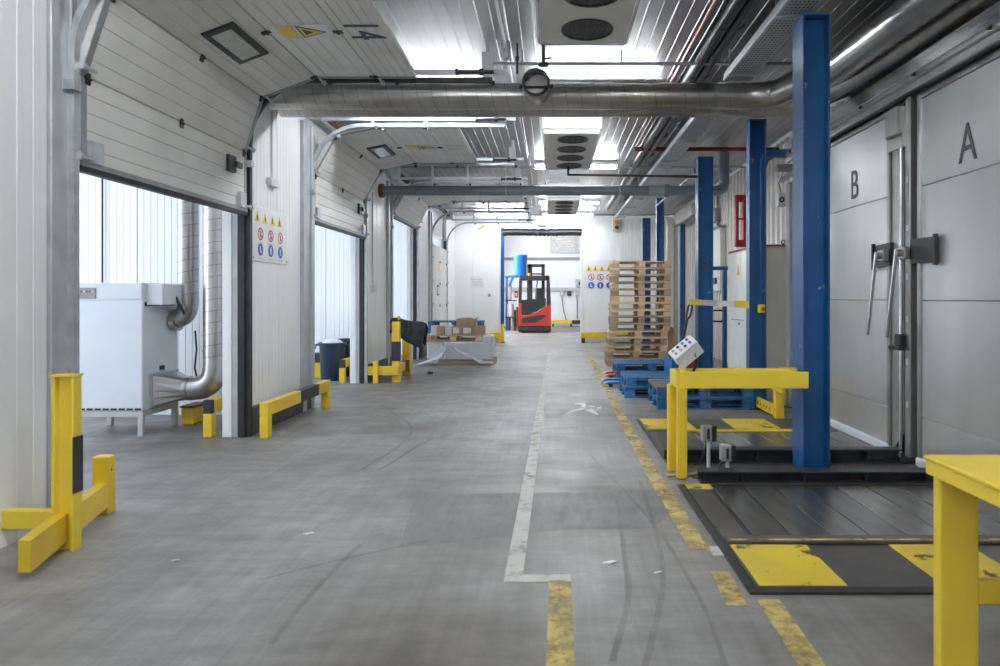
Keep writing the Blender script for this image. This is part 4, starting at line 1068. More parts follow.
obj('stub_pipe', MB().lathe([(.118, 0), (.124, 0), (.124, .34), (.118, .34)], 28).xform(Matrix.Translation((sx, 6.74, ZD)) @ Matrix.Rotation(R(90), 4, 'X')), M['duct'], st)
obj('rim', MB().ring((sx, 6.385, ZD), .110, .134, .03), M['dark'], st)
obj('damper_disc', MB().cyl((sx, 6.50, ZD), (sx, 6.505, ZD), .116, 28), M['duct'], st)
obj('damper_rod', MB().cyl((sx-.165, 6.47, ZD-.02), (sx+.165, 6.47, ZD-.02), .010, 8).cyl((sx-.165, 6.47, ZD-.02), (sx-.135, 6.47, ZD-.02), .022, 10).cyl((sx+.135, 6.47, ZD-.02), (sx+.165, 6.47, ZD-.02), .022, 10), M['dark'], st)
# grey cross pipe
YP, ZP = 11.5, 3.20
gp = thing('drain_pipe', 'grey plastic drain pipe crossing below the ceiling', 'pipe', (0, YP, ZP))
P = [(-2.93, YP, ZP)] + [(2.6, YP, ZP)] + elbow((2.97, YP, ZP), (1, 0, 0), (0, 0, 1), .16) + [(2.97, YP, CEIL-.01)]
obj('pipe', MB().tube(P, .085, 20), M['greypipe'], gp)
obj('sleeve', MB().cyl((1.66, YP, ZP), (1.95, YP, ZP), .095, 20), M['greypipe2'], gp)
obj('coupling', MB().cyl((1.93, YP, ZP), (2.02, YP, ZP), .115, 20), M['greypipe'], gp)
obj('wall_collar', MB().cyl((-2.97, YP, ZP), (-2.90, YP, ZP), .12, 20), M['rust'], gp)
for x in (-.8, 1.15): obj('pipe_clip', MB().ring((x, YP-.01, ZP), .086, .093, .02), M['lgrey'], gp) if False else obj('pipe_clip', MB().cyl((x, YP, ZP), (x+.02, YP, ZP), .09, 20).box(x, x+.012, YP-.006, YP+.006, ZP, CEIL), M['beige'], gp)
# pipes along the ceiling
def run(name, pts, r, m, label, cat, n=10, clips=()):
    t = thing(name, label, cat, pts[0]); obj('pipe', MB().tube(pts, r, n), m, t)
    for c in clips: obj('pipe_clip', MB().cyl((c[0], c[1]-.012, c[2]), (c[0], c[1]+.012, c[2]), r*1.12, n).box(c[0]-.008, c[0]+.008, c[1]-.008, c[1]+.008, c[2]+r, CEIL-.003), M['lgrey'] if m is not M['blackp'] else M['dark'], t)
    return t
run('red_conduit', [(1.31, 1.5, 3.76), (1.34, 10.55, 3.76)], .016, M['pinkpipe'], 'thin reddish conduit along the ceiling beside the black pipes', 'pipe', 10, [(1.315+i*.003, 2.6+1.2*i, 3.76) for i in range(7)])
run('red_conduit', [(1.47, 7.4, 3.72), (1.47, 10.55, 3.72)], .014, M['pinkpipe'], 'shorter thin reddish conduit starting beyond the silver ducts', 'pipe')
run('red_pipe', [(1.30, 10.6, 3.715), (3.6, 10.6, 3.715)], .032, M['redpipe'], 'dark red pipe crossing below the ceiling to the right wall', 'pipe')
for i, x in enumerate((1.50, 1.62)):
    run('ceiling_pipe', [(x, 1.5, 3.74), (x-.02, 17.6 if i == 0 else 12.0, 3.74)], .058 if i == 0 else .05, M['blackp'],
        ['black insulated pipe along the ceiling, left of the pair', 'black insulated pipe along the ceiling, right of the pair'][i], 'pipe', 14, [(x, 3.2+1.3*j, 3.74) for j in range(7)])
run('white_conduit', [(-.50, 1.6, 3.80), (-.455, 6.2, 3.80), (-.43, 11.9, 3.80)], .014, M['whitep'], 'thin white conduit along the ceiling with round detectors', 'conduit')
for (yy, lab) in ((6.52, 'round white detector on the ceiling conduit before the silver ducts'), (11.8, 'white junction fitting on the ceiling conduit by the far tube light')):
    d = thing('smoke_detector', lab, 'detector', (-.455, yy, 3.68)); x = -.455 if yy < 8 else -.43
    obj('housing', MB().lathe([(0, 0), (.035, .0), (.055, .025), (.058, .06), (.048, .17), (0, .17)], 20, (x, yy, 3.68)), M['whitep'], d)
    obj('sensor_dome', MB().lathe([(0, -.016), (.018, -.012), (.024, 0)], 14, (x, yy, 3.68)), M['lgrey'], d)
# black rods
rd = thing('support_rod', 'dark horizontal rod reaching from the ceiling to the middle blue column', 'rod', (1.2, 10.28, 3.24))
obj('rod', MB().tube([(.25, 10.28, 3.40), (.25, 10.28, 3.25), (2.25, 10.28, 3.22)], .022, 8), M['dark'], rd)
obj('hanger', MB().cyl((.25, 10.28, 3.3), (.25, 10.28, CEIL), .008, 6), M['dark'], rd)
rd = thing('support_rod', 'pale rod running lengthwise between two blue columns', 'rod', (2.26, 12.5, 3.2))
obj('rod', MB().cyl((2.27, 10.42, 3.34), (2.24, 14.4, 3.33), .016, 8), M['lgrey'], rd)
obj('end_clamp', MB().box(2.22, 2.32, 10.42, 10.46, 3.30, 3.38), M['dark'], rd)
for i, (yy, lab) in enumerate(((6.72, 'thin steel rail crossing the ceiling above the silver ducts'), (12.05, 'thin steel rail crossing the ceiling beside the middle cooler'), (18.9, 'thin steel rail crossing the ceiling near the far wall'))):
    run('ceiling_rail', [(-.6, yy, CEIL-.14), (XR-.1 if i else 2.6, yy, CEIL-.14)], .018, M['galv_paint'], lab, 'rail', 8, [(-.3+j*1.0, yy, CEIL-.14) for j in range(3)])
# valve hanging by the first cooler
v = thing('ceiling_valve', 'rusty valve with blue handwheel hanging below the nearest cooler', 'valve', (-.07, 5.7, 3.5))
xv = PX(543.5, 5.75)
obj('stem', MB().cyl((xv, 5.75, 3.36), (xv, 5.75, CEIL), .016, 10), M['rust'], v)
obj('handwheel', MB().lathe([(.0, -.01), (.045, -.012), (.045, .012), (0, .012)], 16, (xv, 5.75, 3.36)), M['can'], v)
obj('side_tap', MB().cyl((xv, 5.75, 3.41), (xv+.07, 5.75, 3.42), .008, 8), M['dark'], v)
bp = obj('hanging_bolt', MB().cyl((PX(517.5, 6.55), 6.55, 3.55), (PX(517.5, 6.55), 6.55, CEIL), .012, 8).cyl((PX(517.5, 6.55), 6.55, 3.68), (PX(517.5, 6.55), 6.55, 3.72), .022, 8), M['dark']); tag(bp, 'thin dark threaded bolt hanging beside the open duct stub', 'bolt')
# cable tray
ty = thing('cable_tray', 'perforated grey cable tray running the length of the ceiling', 'cable tray', (1.9, 10, 3.6))
def tray(y0, y1):
    obj('tray_bottom', MB().box(1.79, 2.04, y0, y1, 3.60, 3.604), M['galv_paint'], ty)
    obj('tray_side', MB().box(1.775, 1.79, y0, y1, 3.595, 3.67), M['whitep'], ty); obj('tray_side', MB().box(2.04, 2.05, y0, y1, 3.60, 3.67), M['galv_paint'], ty)  # left flange coloured white to imitate the light falling on it
tray(1.0, 6.9); tray(7.3, 18.8)
mb = MB()
for j in range(130):
    for i in range(7):
        x = 1.815+i*.032; y = 2.2+j*.05 if j < 92 else 7.4+(j-92)*.06
        mb.add([(x, y, 3.5992), (x+.014, y, 3.5992), (x+.014, y+.026, 3.5992), (x, y+.026, 3.5992)], [(0, 3, 2, 1)])
pf = obj('perforations', mb, M['black'], ty); pf['kind'] = 'stuff'
for j in range(12): obj('tray_hanger', MB().box(1.78, 1.80, 2.5+1.4*j, 2.52+1.4*j, 3.66, CEIL).box(1.78, 2.06, 2.5+1.4*j, 2.53+1.4*j, 3.58, 3.60), M['galv_paint'], ty)

# ------------------------------------------------------------ ceiling coolers
def cooler(yn, yf, nf, label):
    xc, zb, wdt = .245, 3.38, .71; x0, x1 = xc-wdt/2, xc+wdt/2
    c = thing('ceiling_cooler', label, 'cooler', (xc, (yn+yf)/2, zb))
    obj('casing', MB().prism([(x0+.02, yn, zb+.012), (x1-.02, yn, zb+.012), (x1, yn, zb+.10), (x1, yn, zb+.36), (x0, yn, zb+.36), (x0, yn, zb+.10)], (0, yf-yn, 0)), M['cooler'], c)
    obj('drip_tray', MB().box(x0+.01, x1-.01, yn+.01, yf-.01, zb, zb+.012, .004), M['cooler'], c)
    obj('tray_rim', MB().tube([(x0+.01, yn+.02, zb+.01), (x0+.01, yf-.03, zb+.01), (x0+.03, yf, zb+.01), (x1-.03, yf, zb+.01), (x1-.01, yf-.03, zb+.01), (x1-.01, yn+.02, zb+.01)], .016, 8), M['chrome'], c)
    obj('end_cover', MB().box(x0-.015, x1+.015, yn-.03, yn, zb+.06, zb+.38, .02), M['whitep'], c)
    for x in (x0+.06, x1-.06):
        for y in (yn+.15, yf-.15): obj('hanger_rod', MB().cyl((x, y, zb+.36), (x, y, CEIL), .008, 6), M['galv'], c)
    p = (yf-yn)/nf; rr = min(.178, p*.40)
    for i in range(nf):
        y = yn + p*(i+.5); f = obj('fan_ring', MB().ring((xc+.02, y, zb-.012), rr, rr+.018, .014, 'z'), M['fan'], c)
        obj('fan_disc', MB().cyl((xc+.02, y, zb-.001), (xc+.02, y, zb+.0005), rr, 28), M['fan'], c)
        g = MB()
        for q in (.25, .45, .65, .85): g.ring((xc+.02, y, zb-.010), rr*q-.004, rr*q+.004, .004, 'z', 24)
        for q in range(6):
            a_ = math.pi*q/6; dx, dy = math.cos(a_)*rr, math.sin(a_)*rr
            g.cyl((xc+.02-dx, y-dy, zb-.010), (xc+.02+dx, y+dy, zb-.010), .003, 5)
        obj('fan_guard', g, M['fanguard'], f)
    return c
cooler(2.95, 5.34, 4, 'white ceiling cooler with dark fans, nearest and cut by the top edge')
c = cooler(8.25, 10.5, 4, 'white ceiling cooler with four dark fans behind the silver ducts')
cooler(13.9, 16.2, 4, 'white ceiling cooler farthest away near the end wall')

# ------------------------------------------------------------ tube lights
def tube_light(x0, x1, y, z, label):
    t = thing('tube_light', label, 'lamp', ((x0+x1)/2, y, z))
    obj('housing', MB().box(x0, x1, y-.07, y+.07, z+.03, z+.085, .008), M['whitep'], t)
    for yy in (-.04, .04): obj('tube', MB().cyl((x0+.03, y+yy, z), (x1-.03, y+yy, z), .016, 10), M['tube'], t)
    obj('end_cap', MB().box(x0, x0+.03, y-.06, y+.06, z-.02, z+.03, .004).box(x1-.03, x1, y-.06, y+.06, z-.02, z+.03, .004), M['lgrey'], t)
    obj('ceiling_bracket', MB().box((x0+x1)/2-.05, (x0+x1)/2+.05, y-.03, y+.03, z+.085, CEIL), M['lgrey'], t)
tl = [(-.30, 1.20, 2.2, 'tube light on the ceiling beyond the top edge of the view'), (-.25, 1.25, 7.75, 'tube light hidden above the silver ducts'),
      (-2.3, -.8, 7.75, 'tube light above the ducts at the left by the raised door'),
      (-.34, 1.21, 12.2, 'tube light crossing behind the middle cooler'), (-.35, 1.2, 16.8, 'tube light behind the farthest cooler'), (-.3, 1.2, 19.2, 'tube light close to the end wall'),
      (-2.2, -.7, 19.2, 'tube light at the far left close to the end wall'), (-.3, 1.2, -2.2, 'tube light on the ceiling behind the viewpoint'),
      (-2.3, -.8, 2.2, 'added fill tube light at the left ceiling beyond the top edge of the view'), (-2.3, -.8, -2.2, 'added fill tube light at the left ceiling behind the viewpoint')]  # these left-hand tubes are unseen, added to brighten the near hall
for x0, x1, y, l in tl: tube_light(x0, x1, y, 3.74, l)
for x0, y, l in ((-2.0, 24.0, 'tube light in the back room, nearer'), (-1.0, 29.0, 'tube light in the back room by its end wall')): 
    t = thing('tube_light', l, 'lamp', (x0+.8, y, 4.7)); obj('housing', MB().box(x0, x0+1.6, y-.07, y+.07, 4.76, 4.9), M['whitep'], t); obj('tube', MB().cyl((x0, y, 4.72), (x0+1.6, y, 4.72), .03, 10), M['tube'], t)

# ------------------------------------------------------------ electrical cabinet and right wall items
ec = thing('electrical_cabinet', 'tall beige electrical cabinet with white front behind the blue column', 'cabinet', (2.75, 9.0, 0))
obj('body', MB().box(2.58, 2.94, 8.36, 9.72, .0, 2.0, .01), M['beige'], ec)
obj('top_cover', MB().box(2.57, 2.95, 8.35, 9.73, 2.0, 2.02, .004), M['redpipe'], ec)
for i, (ya, yb) in enumerate(((8.37, 9.03), (9.05, 9.71))):
    d = obj('cabinet_door', MB().box(2.56, 2.58, ya, yb, .06, 1.985, .004), M['whitecab'], ec)
    obj('door_lock', MB().cyl((2.548, ya+.06, 1.0), (2.56, ya+.06, 1.0), .018, 10), M['dark'], d)
for (y, z, w_, h_, m) in ((8.62, 1.60, .10, .05, M['red']), (8.62, 1.50, .16, .03, M['dark']), (8.62, 1.44, .16, .03, M['dark']), (8.62, 1.39, .06, .03, M['signk']), (8.45, 1.44, .06, .04, M['paper']), (9.2, 1.05, .6, .012, M['grey'])):
    obj('switch', MB().box(2.55, 2.56, y-w_/2, y+w_/2, z-h_/2, z+h_/2, .002), m, ec)
obj('warning_triangle', MB().prism([(2.558, 9.08, 1.66), (2.558, 9.24, 1.66), (2.558, 9.16, 1.80)], (-.003, 0, 0)), M['signy'], ec)
obj('lifting_eye', MB().ring((2.90, 8.36, 2.05), .018, .03, .012), M['dark'], ec)
# beyond: wall panel, red bracket
wp = thing('distribution_board', 'narrow white switch panel on the cream wall left of the cabinet', 'cabinet', (XR-.06, 14.6, 1.4))
obj('case', MB().box(XR-.12, XR, 14.0, 15.1, PZ(291, 14.5), PZ(230, 14.5), .01), M['whitecab'], wp)
obj('hood', MB().box(XR-.16, XR, 13.95, 15.15, PZ(230, 14.5), PZ(228, 14.5)), M['grey'], wp)
obj('switch', MB().box(XR-.16, XR-.12, 14.3, 14.6, PZ(284, 14.5), PZ(278, 14.5), .01), M['dark'], wp)
obj('conduit', MB().cyl((XR-.05, 14.5, PZ(228, 14.5)), (XR-.05, 14.5, 3.6), .025, 10).box(XR-.12, XR-.01, 14.4, 14.7, 3.0, 3.3), M['grey'], wp)
rb = thing('red_bracket', 'red slotted fire hose bracket high on the cream wall', 'bracket', (XR-.1, 12.7, 2.4))
YR = 12.6
for (pa, pb_) in ((735.2, 738.2), (742.5, 745.8)):
    obj('upright', MB().box(PX(pa, YR), PX(pb_, YR), YR-.05, YR+.05, PZ(247, YR), PZ(196, YR), .006), M['red'], rb)
for (qa, qb) in ((195, 202), (218, 220), (240, 247)): obj('crossbar', MB().box(PX(735.2, YR), PX(745.8, YR), YR-.03, YR+.03, PZ(qb, YR), PZ(qa, YR), .004), M['red'], rb)
for q in (206, 240): obj('wall_bolt', MB().cyl((PX(744, YR), YR, PZ(q, YR)), (XR+.02, YR, PZ(q, YR)), .022, 8), M['dark'], rb)
hd = thing('shutter_header', 'white roller shutter housing above a doorway on the right wall', 'shutter', (XR-.2, 15.2, 3.1))
obj('housing', MB().box(XR-.32, XR-.02, 15.9, 18.0, 3.32, 3.62, .02), M['cream'], hd)
obj('lower_lip', MB().box(XR-.34, XR-.02, 15.9, 18.0, 3.28, 3.32), M['grey'], hd)
tc_ = thing('door_upright', 'cream steel upright at the far end of the right wall', 'upright', (PX(672, 18.2), 18.2, 0))
obj('shaft', MB().box(PX(667, 18.2), PX(673.5, 18.2), 18.15, 18.35, 0, 3.5, .01), M['cream'], tc_)
obj('edge_rail', MB().box(PX(674.5, 18.2), PX(678, 18.2), 18.15, 18.3, 0, 3.4, .01), M['lgrey'], tc_)
mt_ = thing('door_motor', 'grey door motor at the cold store corner beside the nearest blue column', 'motor', (2.98, 8.3, 2.8))
YM = 8.24
obj('motor_body', MB().cyl((PX(776.5, YM), YM, PZ(168, YM)), (PX(792, YM), YM, PZ(168, YM)), .05, 14), M['grey'], mt_)
obj('rail_arm', MB().prism([(PX(780, YM), YM, PZ(178, YM)), (PX(793, YM), YM, PZ(168, YM)), (PX(793, YM), YM, PZ(176, YM)), (PX(781, YM), YM, PZ(184, YM))], (0, .10, 0)), M['whitep'], mt_)
obj('upright', MB().box(PX(788.5, YM), PX(795, YM), YM-.02, YM+.10, 0, PZ(182, YM), .008), M['lgrey'], mt_)
kb = obj('key_switch', MB().box(PX(777.5, YM), PX(785, YM), YM-.03, YM+.04, PZ(207, YM), PZ(193, YM), .01), M['whitep'], mt_)
obj('dial', MB().ring((PX(781, YM), YM-.036, PZ(200, YM)), .014, .034, .006), M['dark'], mt_)
obj('cable', MB().tube([(PX(783, YM), YM, PZ(172, YM)), (PX(778, YM), YM-.03, PZ(183, YM)), (PX(781, YM), YM, PZ(193, YM))], .006, 6), M['blackp'], mt_)

# ------------------------------------------------------------ signs
def safety_sign(loc, rz, wdt, hgt, label, top=.30):
    s = thing('safety_sign', label, 'sign', loc, rz)
    obj('sheet', MB().box(-wdt/2, wdt/2, -.004, 0, 0, hgt, .001), M['signw'], s, local=True)
    u = hgt/3.0; y = -.0045
    r = u*.34
    zt_ = hgt - u*.62 if top < .4 else hgt - u*.9
    for i in range(4):
        x = -wdt*.36 + i*wdt*.205
        t = obj('warning_triangle', MB().prism([(x-r*.95, y, zt_-r*.75), (x+r*.95, y, zt_-r*.75), (x, y, zt_+r*1.0)], (0, -.001, 0)), M['signy'], s, local=True)
        obj('pictogram', MB().prism([(x-r*.16, y-.001, zt_-r*.45), (x+r*.16, y-.001, zt_-r*.45), (x+r*.1, y-.001, zt_+r*.35), (x-r*.1, y-.001, zt_+r*.35)], (0, -.001, 0)), M['signk'], t, local=True)
    z1, z2 = zt_-u*.88, zt_-u*1.72
    for i in range(3):
        x = -wdt*.28 + i*wdt*.28
        t = obj('prohibition_ring', MB().ring((x, y-.001, z1), r*.74, r, .001), M['signr'], s, local=True)
        obj('pictogram', MB().prism([(x-r*.2, y-.001, z1-r*.5), (x+r*.2, y-.001, z1-r*.5), (x+r*.14, y-.001, z1+r*.2), (x+r*.2, y-.001, z1+r*.5), (x-r*.1, y-.001, z1+r*.5)], (0, -.0005, 0)), M['signk'], t, local=True)
        obj('slash', MB().prism([(x-r*.62, y-.0015, z1+r*.5), (x-r*.5, y-.0015, z1+r*.62), (x+r*.62, y-.0015, z1-r*.5), (x+r*.5, y-.0015, z1-r*.62)], (0, -.0006, 0)), M['signr'], t, local=True)
        t = obj('mandatory_disc', MB().cyl((x, y, z2), (x, y-.001, z2), r, 24), M['signb'], s, local=True)
        sh = [[(-.25, -.5), (.35, -.5), (.35, -.25), (.0, -.2), (.0, .5), (-.25, .5)], [(-.18, -.6), (.18, -.6), (.25, .2), (.15, .55), (-.15, .55), (-.25, .2)], [(-.14, -.55), (.14, -.55), (.20, .5), (-.20, .5)]][i]
        obj('pictogram', MB().prism([(x+a_*r, y-.001, z2+b_*r) for a_, b_ in sh], (0, -.001, 0)), M['paper'], t, local=True)
        for zz in (z1-r*1.45, z2-r*1.45): obj('caption_bar', MB().box(x-r*.9, x+r*.9, y-.001, y, zz, zz+.008), M['pale'], s, local=True)
    for sx_ in (-1, 1): obj('screw', MB().cyl((sx_*(wdt/2-.03), y-.003, .03), (sx_*(wdt/2-.03), y, .03), .008, 8), M['dark'], s, local=True)
    return s
safety_sign((XL+.006, 7.02, 1.72), R(90), .88, .56, 'white safety sign with coloured pictograms on the near left pier')
safety_sign((PX(600.5, 20.35), YF-.006, PZ(289, 20.35)), 0, PX(617, 20.35)-PX(584.5, 20.35), PZ(260, 20.35)-PZ(289, 20.35), 'white safety sign with coloured pictograms on the far wall behind the pallets', .5)
jb = thing('junction_box', 'small white junction box with thin conduit above the near safety sign', 'junction box', (XL+.02, 7.05, 2.4))
obj('box', MB().box(XL, XL+.05, 6.95, 7.14, PZ(187, 7.05), PZ(178.5, 7.05), .006), M['whitep'], jb)
obj('conduit', MB().box(XL, XL+.018, 7.045, 7.065, PZ(179, 7.05), CEIL-.35), M['whitep'], jb)
jb = thing('junction_box', 'small white junction box with conduit on the second pier beside the jacket', 'junction box', (XL+.02, 11.0, 1.5))
obj('box', MB().box(XL, XL+.05, 10.92, 11.10, PZ(292, 11), PZ(285, 11), .006), M['whitep'], jb)
obj('conduit', MB().box(XL, XL+.018, 11.0, 11.02, PZ(285, 11), 3.1), M['whitep'], jb)
em = thing('alarm_unit', 'small red and white alarm unit high on the third pier', 'alarm', (XL+.03, 15.0, 3.0))
obj('base', MB().box(XL, XL+.04, 14.92, 15.18, PZ(222, 15), PZ(209, 15), .006), M['whitep'], em)
obj('lens', MB().box(XL+.04, XL+.07, 14.95, 15.12, PZ(214.5, 15), PZ(210.5, 15), .006), M['red'], em)
# far wall fittings
nt_ = thing('notice_sheet', 'white paper notice on the far wall left of the opening', 'notice', (PX(476.5, 20.35), YF-.01, PZ(287, 20.35)))
obj('sheet', MB().box(PX(470, 20.35), PX(483.5, 20.35), YF-.012, YF-.004, PZ(287.5, 20.35), PZ(277, 20.35)), M['paper'], nt_)
for i in range(3): obj('print_row', MB().box(PX(472, 20.35), PX(482, 20.35), YF-.014, YF-.012, PZ(279.6+i*2.8, 20.35), PZ(279+i*2.8, 20.35)), M['lgrey'], nt_)
o = obj('round_wall_fitting', MB().cyl((PX(489.3, 20.35), YF, PZ(295.2, 20.35)), (PX(489.3, 20.35), YF-.05, PZ(295.2, 20.35)), .045, 16), M['grey']); tag(o, 'round grey fitting on the far wall left of the opening', 'fitting')  # plain round fitting of unknown use
sb_ = thing('signal_box', 'beige signal box with orange lamp on the far wall', 'signal lamp', (PX(616.5, 20.3), 20.3, PZ(231, 20.3)))
obj('case', MB().box(PX(613, 20.3), PX(620.5, 20.3), 20.28, YF, PZ(231, 20.3), PZ(220, 20.3), .01), M['beige'], sb_)
obj('lamp', MB().cyl((PX(616.7, 20.3), 20.28, PZ(223, 20.3)), (PX(616.7, 20.3), 20.24, PZ(223, 20.3)), .06, 14), M['orange'], sb_)
obj('lamp', MB().cyl((PX(616.7, 20.3), 20.28, PZ(227.5, 20.3)), (PX(616.7, 20.3), 20.24, PZ(227.5, 20.3)), .06, 14), M['dark'], sb_)
em = thing('emergency_light', 'small beige lamp housing on the wall above the opening', 'lamp', (PX(542, 20.3), 20.3, PZ(226, 20.3)))
obj('case', MB().box(PX(538, 20.3), PX(547, 20.3), 20.2, YF, PZ(226, 20.3), PZ(221.5, 20.3), .02), M['beige'], em)
obj('conduit', MB().cyl((PX(541.5, 20.3), 20.37, PZ(221, 20.3)), (PX(541.5, 20.3), 20.37, CEIL), .015, 8), M['lgrey'], em)
yt = thing('wall_socket', 'small yellow wall plug with cable stub on the far wall', 'socket', (PX(483, 20.3), YF, PZ(226, 20.3)))
obj('plug', MB().box(PX(482, 20.3), PX(485, 20.3), YF-.05, YF, PZ(227.5, 20.3), PZ(224.3, 20.3), .01), M['signy'], yt)
obj('cable', MB().tube([(PX(482, 20.3), YF-.03, PZ(226, 20.3)), (PX(479.5, 20.3), YF-.05, PZ(229.5, 20.3)), (PX(477, 20.3), YF-.03, PZ(227.5, 20.3))], .012, 6), M['dark'], yt)

# ------------------------------------------------------------ forklift and the back room
YK = 25.8
fk = thing('reach_truck', 'red and black reach truck seen from behind in the back room', 'forklift', (PX(535, YK), YK+.5, 0))
def fx(p): return PX(p, YK)
def fz(q): return PZ(q, YK)
def fpoly(pts, d=.06, y=YK): return MB().prism([(fx(p), y, fz(q)) for p, q in pts], (0, d, 0))
obj('bumper', MB().box(fx(518), fx(551), YK, YK+1.3, .04, fz(326), .03), M['blackp'], fk)
obj('lower_body', fpoly([(518, 326), (551, 326), (551, 304), (546, 306), (537, 312), (528, 315.5), (522, 315.5), (521, 303), (518.5, 303)], 1.25), M['truckred'], fk)
obj('vent_panel', fpoly([(522, 323), (536, 322.5), (545, 317), (546.5, 315), (540, 315), (522, 318)], .02, YK-.02), M['blackp'], fk)
obj('rear_window_panel', fpoly([(521.5, 315), (528, 315), (537, 311.5), (546, 305.5), (546, 298), (521.5, 300)], .05, YK+.02), M['blackp'], fk)
obj('corner_post', fpoly([(518.5, 303), (521.5, 303), (522, 280), (519, 280)], .12), M['blackp'], fk)
obj('corner_post', fpoly([(546.5, 306), (551, 304), (549.5, 276), (546.5, 276)], .12), M['blackp'], fk)
obj('roof_guard', MB().box(fx(519), fx(549), YK, YK+1.2, fz(280), fz(275.5), .02), M['blackp'], fk)
for p in (528, 541): obj('mast_rail', MB().box(fx(p), fx(p+3.4), YK+1.25, YK+1.4, .1, fz(262.5)), M['dark'], fk)
obj('mast_crossbar', MB().box(fx(526), fx(544.5), YK+1.25, YK+1.4, fz(265.5), fz(262.5)).box(fx(526), fx(544.5), YK+1.25, YK+1.4, fz(273.5), fz(272)).box(fx(526), fx(529.5), YK+1.25, YK+1.4, fz(276), fz(262.5)), M['blackp'], fk)
obj('hydraulic_hose', MB().tube([(fx(534), YK+1.2, fz(305)), (fx(535.5), YK+1.15, fz(290)), (fx(537), YK+1.2, fz(278))], .03, 8), M['grey'], fk)
obj('seat', MB().box(fx(535), fx(543), YK+.5, YK+1.0, fz(300), fz(288), .05), M['dark'], fk)
obj('drive_wheel', MB().cyl((fx(522), YK+.15, .16), (fx(527), YK+.15, .16), .155, 18), M['black'], fk)
obj('drive_wheel', MB().cyl((fx(543), YK+.15, .16), (fx(548), YK+.15, .16), .155, 18), M['black'], fk)
obj('beacon', MB().cyl((fx(529), YK+.1, fz(275.5)), (fx(529), YK+.1, fz(273)), .05, 10), M['orange'], fk)
# shelf rack with the blue drum
sr = thing('storage_rack', 'blue and grey rack holding equipment left of the reach truck', 'rack', (PX(510, 27.5), 27.6, 0))
def rx(p): return PX(p, 27.5)
def rz_(q): return PZ(q, 27.5)
for p in (505.5, 527): obj('upright', MB().box(rx(p), rx(p+1.5), 27.45, 27.55, 0, rz_(275.5)), M['blue2'] if p < 510 else M['dark'], sr)
for p in (505.5, 527): obj('upright', MB().box(rx(p), rx(p+1.5), 28.2, 28.3, 0, rz_(275.5)), M['blue2'] if p < 510 else M['dark'], sr)
obj('shelf', MB().box(rx(505), rx(529), 27.42, 28.32, rz_(277), rz_(275.5)), M['blue2'], sr)
obj('brace', MB().prism([(rx(512), 27.44, rz_(277)), (rx(514.5), 27.44, rz_(277)), (rx(510), 27.44, rz_(286)), (rx(508), 27.44, rz_(286))], (0, .05, 0)), M['blue2'], sr)
obj('grey_box', MB().box(rx(507), rx(511), 27.5, 27.9, rz_(300), rz_(281), .02), M['grey'], sr); obj('grey_box', MB().box(rx(506.5), rx(512), 27.5, 27.9, rz_(317), rz_(304), .02), M['lgrey'], sr)
obj('shelf', MB().box(rx(505), rx(516), 27.45, 28.1, rz_(301), rz_(300)).box(rx(505), rx(516), 27.45, 28.1, rz_(318), rz_(317)), M['dark'], sr)
for i, (p, q0, q1) in enumerate(((512.8, 329, 304), (515, 331, 310), (517, 328, 307), (509.5, 330, 318))): obj('machine_part', MB().cyl((rx(p), 27.6, rz_(q0)), (rx(p), 27.6, rz_(q1)), .05, 10).box(rx(p-1.2), rx(p+1.2), 27.4, 27.7, max(.02, rz_(q0+1)), rz_(q0-2)), [M['grey'], M['dark'], M['rust'], M['dark']][i], sr)
YDm = 27.85; dx = PX(520.4, YDm); dr_ = PX(527.5, YDm)-dx; z0 = PZ(275.5, 27.5)
bd = thing('blue_drum', 'bright blue plastic drum on top of the rack', 'drum', (dx, YDm, z0))
hgt = PZ(255, YDm)-z0
obj('barrel', MB().lathe([(0, 0), (dr_*.85, 0), (dr_*.88, .02), (dr_*.95, hgt-.05), (dr_, hgt-.04), (dr_, hgt), (dr_*.93, hgt), (dr_*.9, hgt-.03), (0, hgt-.03)], 28, (dx, YDm, z0)), M['bluebright'], bd)
obj('rim_band', MB().lathe([(dr_*.97, hgt-.09), (dr_*1.01, hgt-.08), (dr_*1.01, hgt-.06), (dr_*.97, hgt-.05)], 28, (dx, YDm, z0)), M['bluebright'], bd)
re_ = thing('extinguisher_sign', 'small red sign on the back wall beside the rack', 'sign', (PX(516.5, 31.9), 31.9, PZ(296, 31.9)))
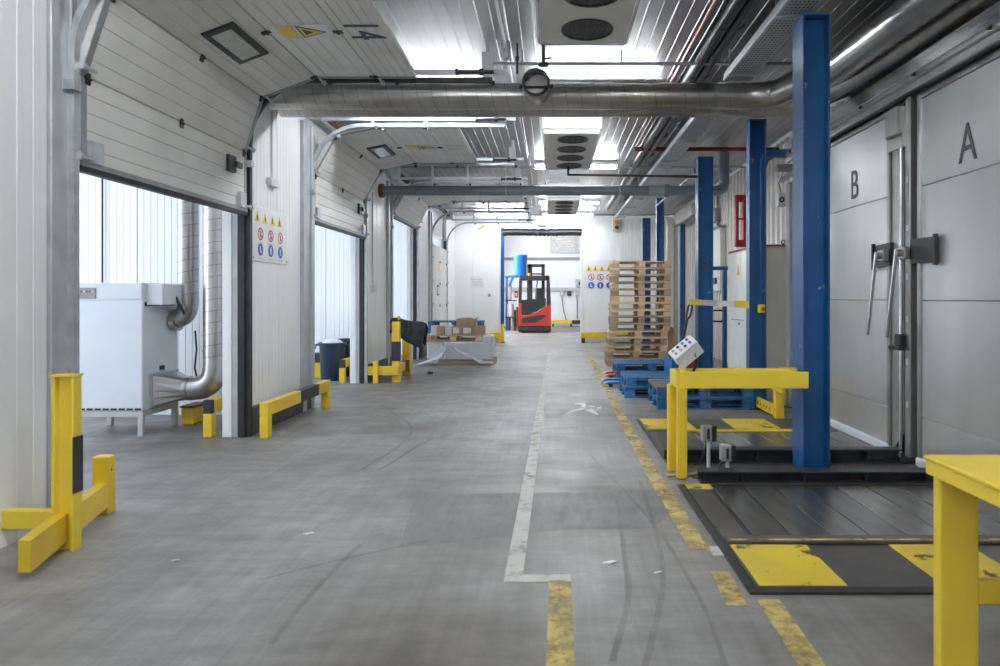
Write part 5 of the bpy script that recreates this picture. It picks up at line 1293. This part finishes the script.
obj('plate', MB().box(PX(514.5, 31.9), PX(518, 31.9), 31.96, 31.99, PZ(297.5, 31.9), PZ(291, 31.9)), M['red'], re_)
obj('symbol', MB().box(PX(515.6, 31.9), PX(517, 31.9), 31.95, 31.96, PZ(296, 31.9), PZ(293, 31.9)), M['paper'], re_)
for i, (p, lab) in enumerate(((562, 'grey socket with hanging cable on the back wall, left of three'), (569, 'dark charger socket on the back wall, middle of three'), (577, 'pale socket with hanging cable on the back wall, right of three'))):
    s = thing('wall_socket', lab, 'socket', (PX(p, 31.9), 31.9, PZ(295, 31.9)))
    obj('case', MB().box(PX(p-2, 31.9), PX(p+2.2, 31.9), 31.86, 31.99, PZ(296, 31.9), PZ(291, 31.9), .02), [M['lgrey'], M['dark'], M['lgrey']][i], s)
    if i != 1:
        x = PX(p, 31.9); obj('cable', MB().tube([(x, 31.9, PZ(296, 31.9)), (x+.05, 31.85, PZ(308, 31.9)), (x+.18, 31.8, PZ(319, 31.9)), (x+.35, 31.7, PZ(324, 31.9))] if i == 0 else [(x, 31.9, PZ(296, 31.9)), (x+.02, 31.9, PZ(319, 31.9))], .02, 8), M['dark'], s)
el = thing('switch_box', 'pale grey switch box on the back wall at the right of the opening', 'switch box', (PX(578, 31.9), 31.9, PZ(287, 31.9)))
obj('case', MB().box(PX(575.5, 31.9), PX(583, 31.9), 31.8, 31.99, PZ(287.5, 31.9), PZ(279, 31.9), .02), M['lgrey'], el)
obj('switch', MB().box(PX(578.5, 31.9), PX(580.5, 31.9), 31.77, 31.8, PZ(285, 31.9), PZ(282, 31.9)), M['dark'], el)
br = thing('floor_rail', 'yellow and black low rail along the foot of the back wall', 'rail', (PX(565, 31.6), 31.6, 0))
obj('rail', MB().box(PX(551, 31.6), PX(572, 31.6), 31.5, 31.65, .12, .30, .01), M['yellow'], br)
obj('rail_black', MB().box(PX(572, 31.6), PX(590, 31.6), 31.5, 31.65, .12, .30, .01), M['tape'], br)
for p in (552, 570, 586): obj('foot', MB().box(PX(p, 31.6), PX(p+2, 31.6), 31.5, 31.66, 0, .12), M['dark'], br)
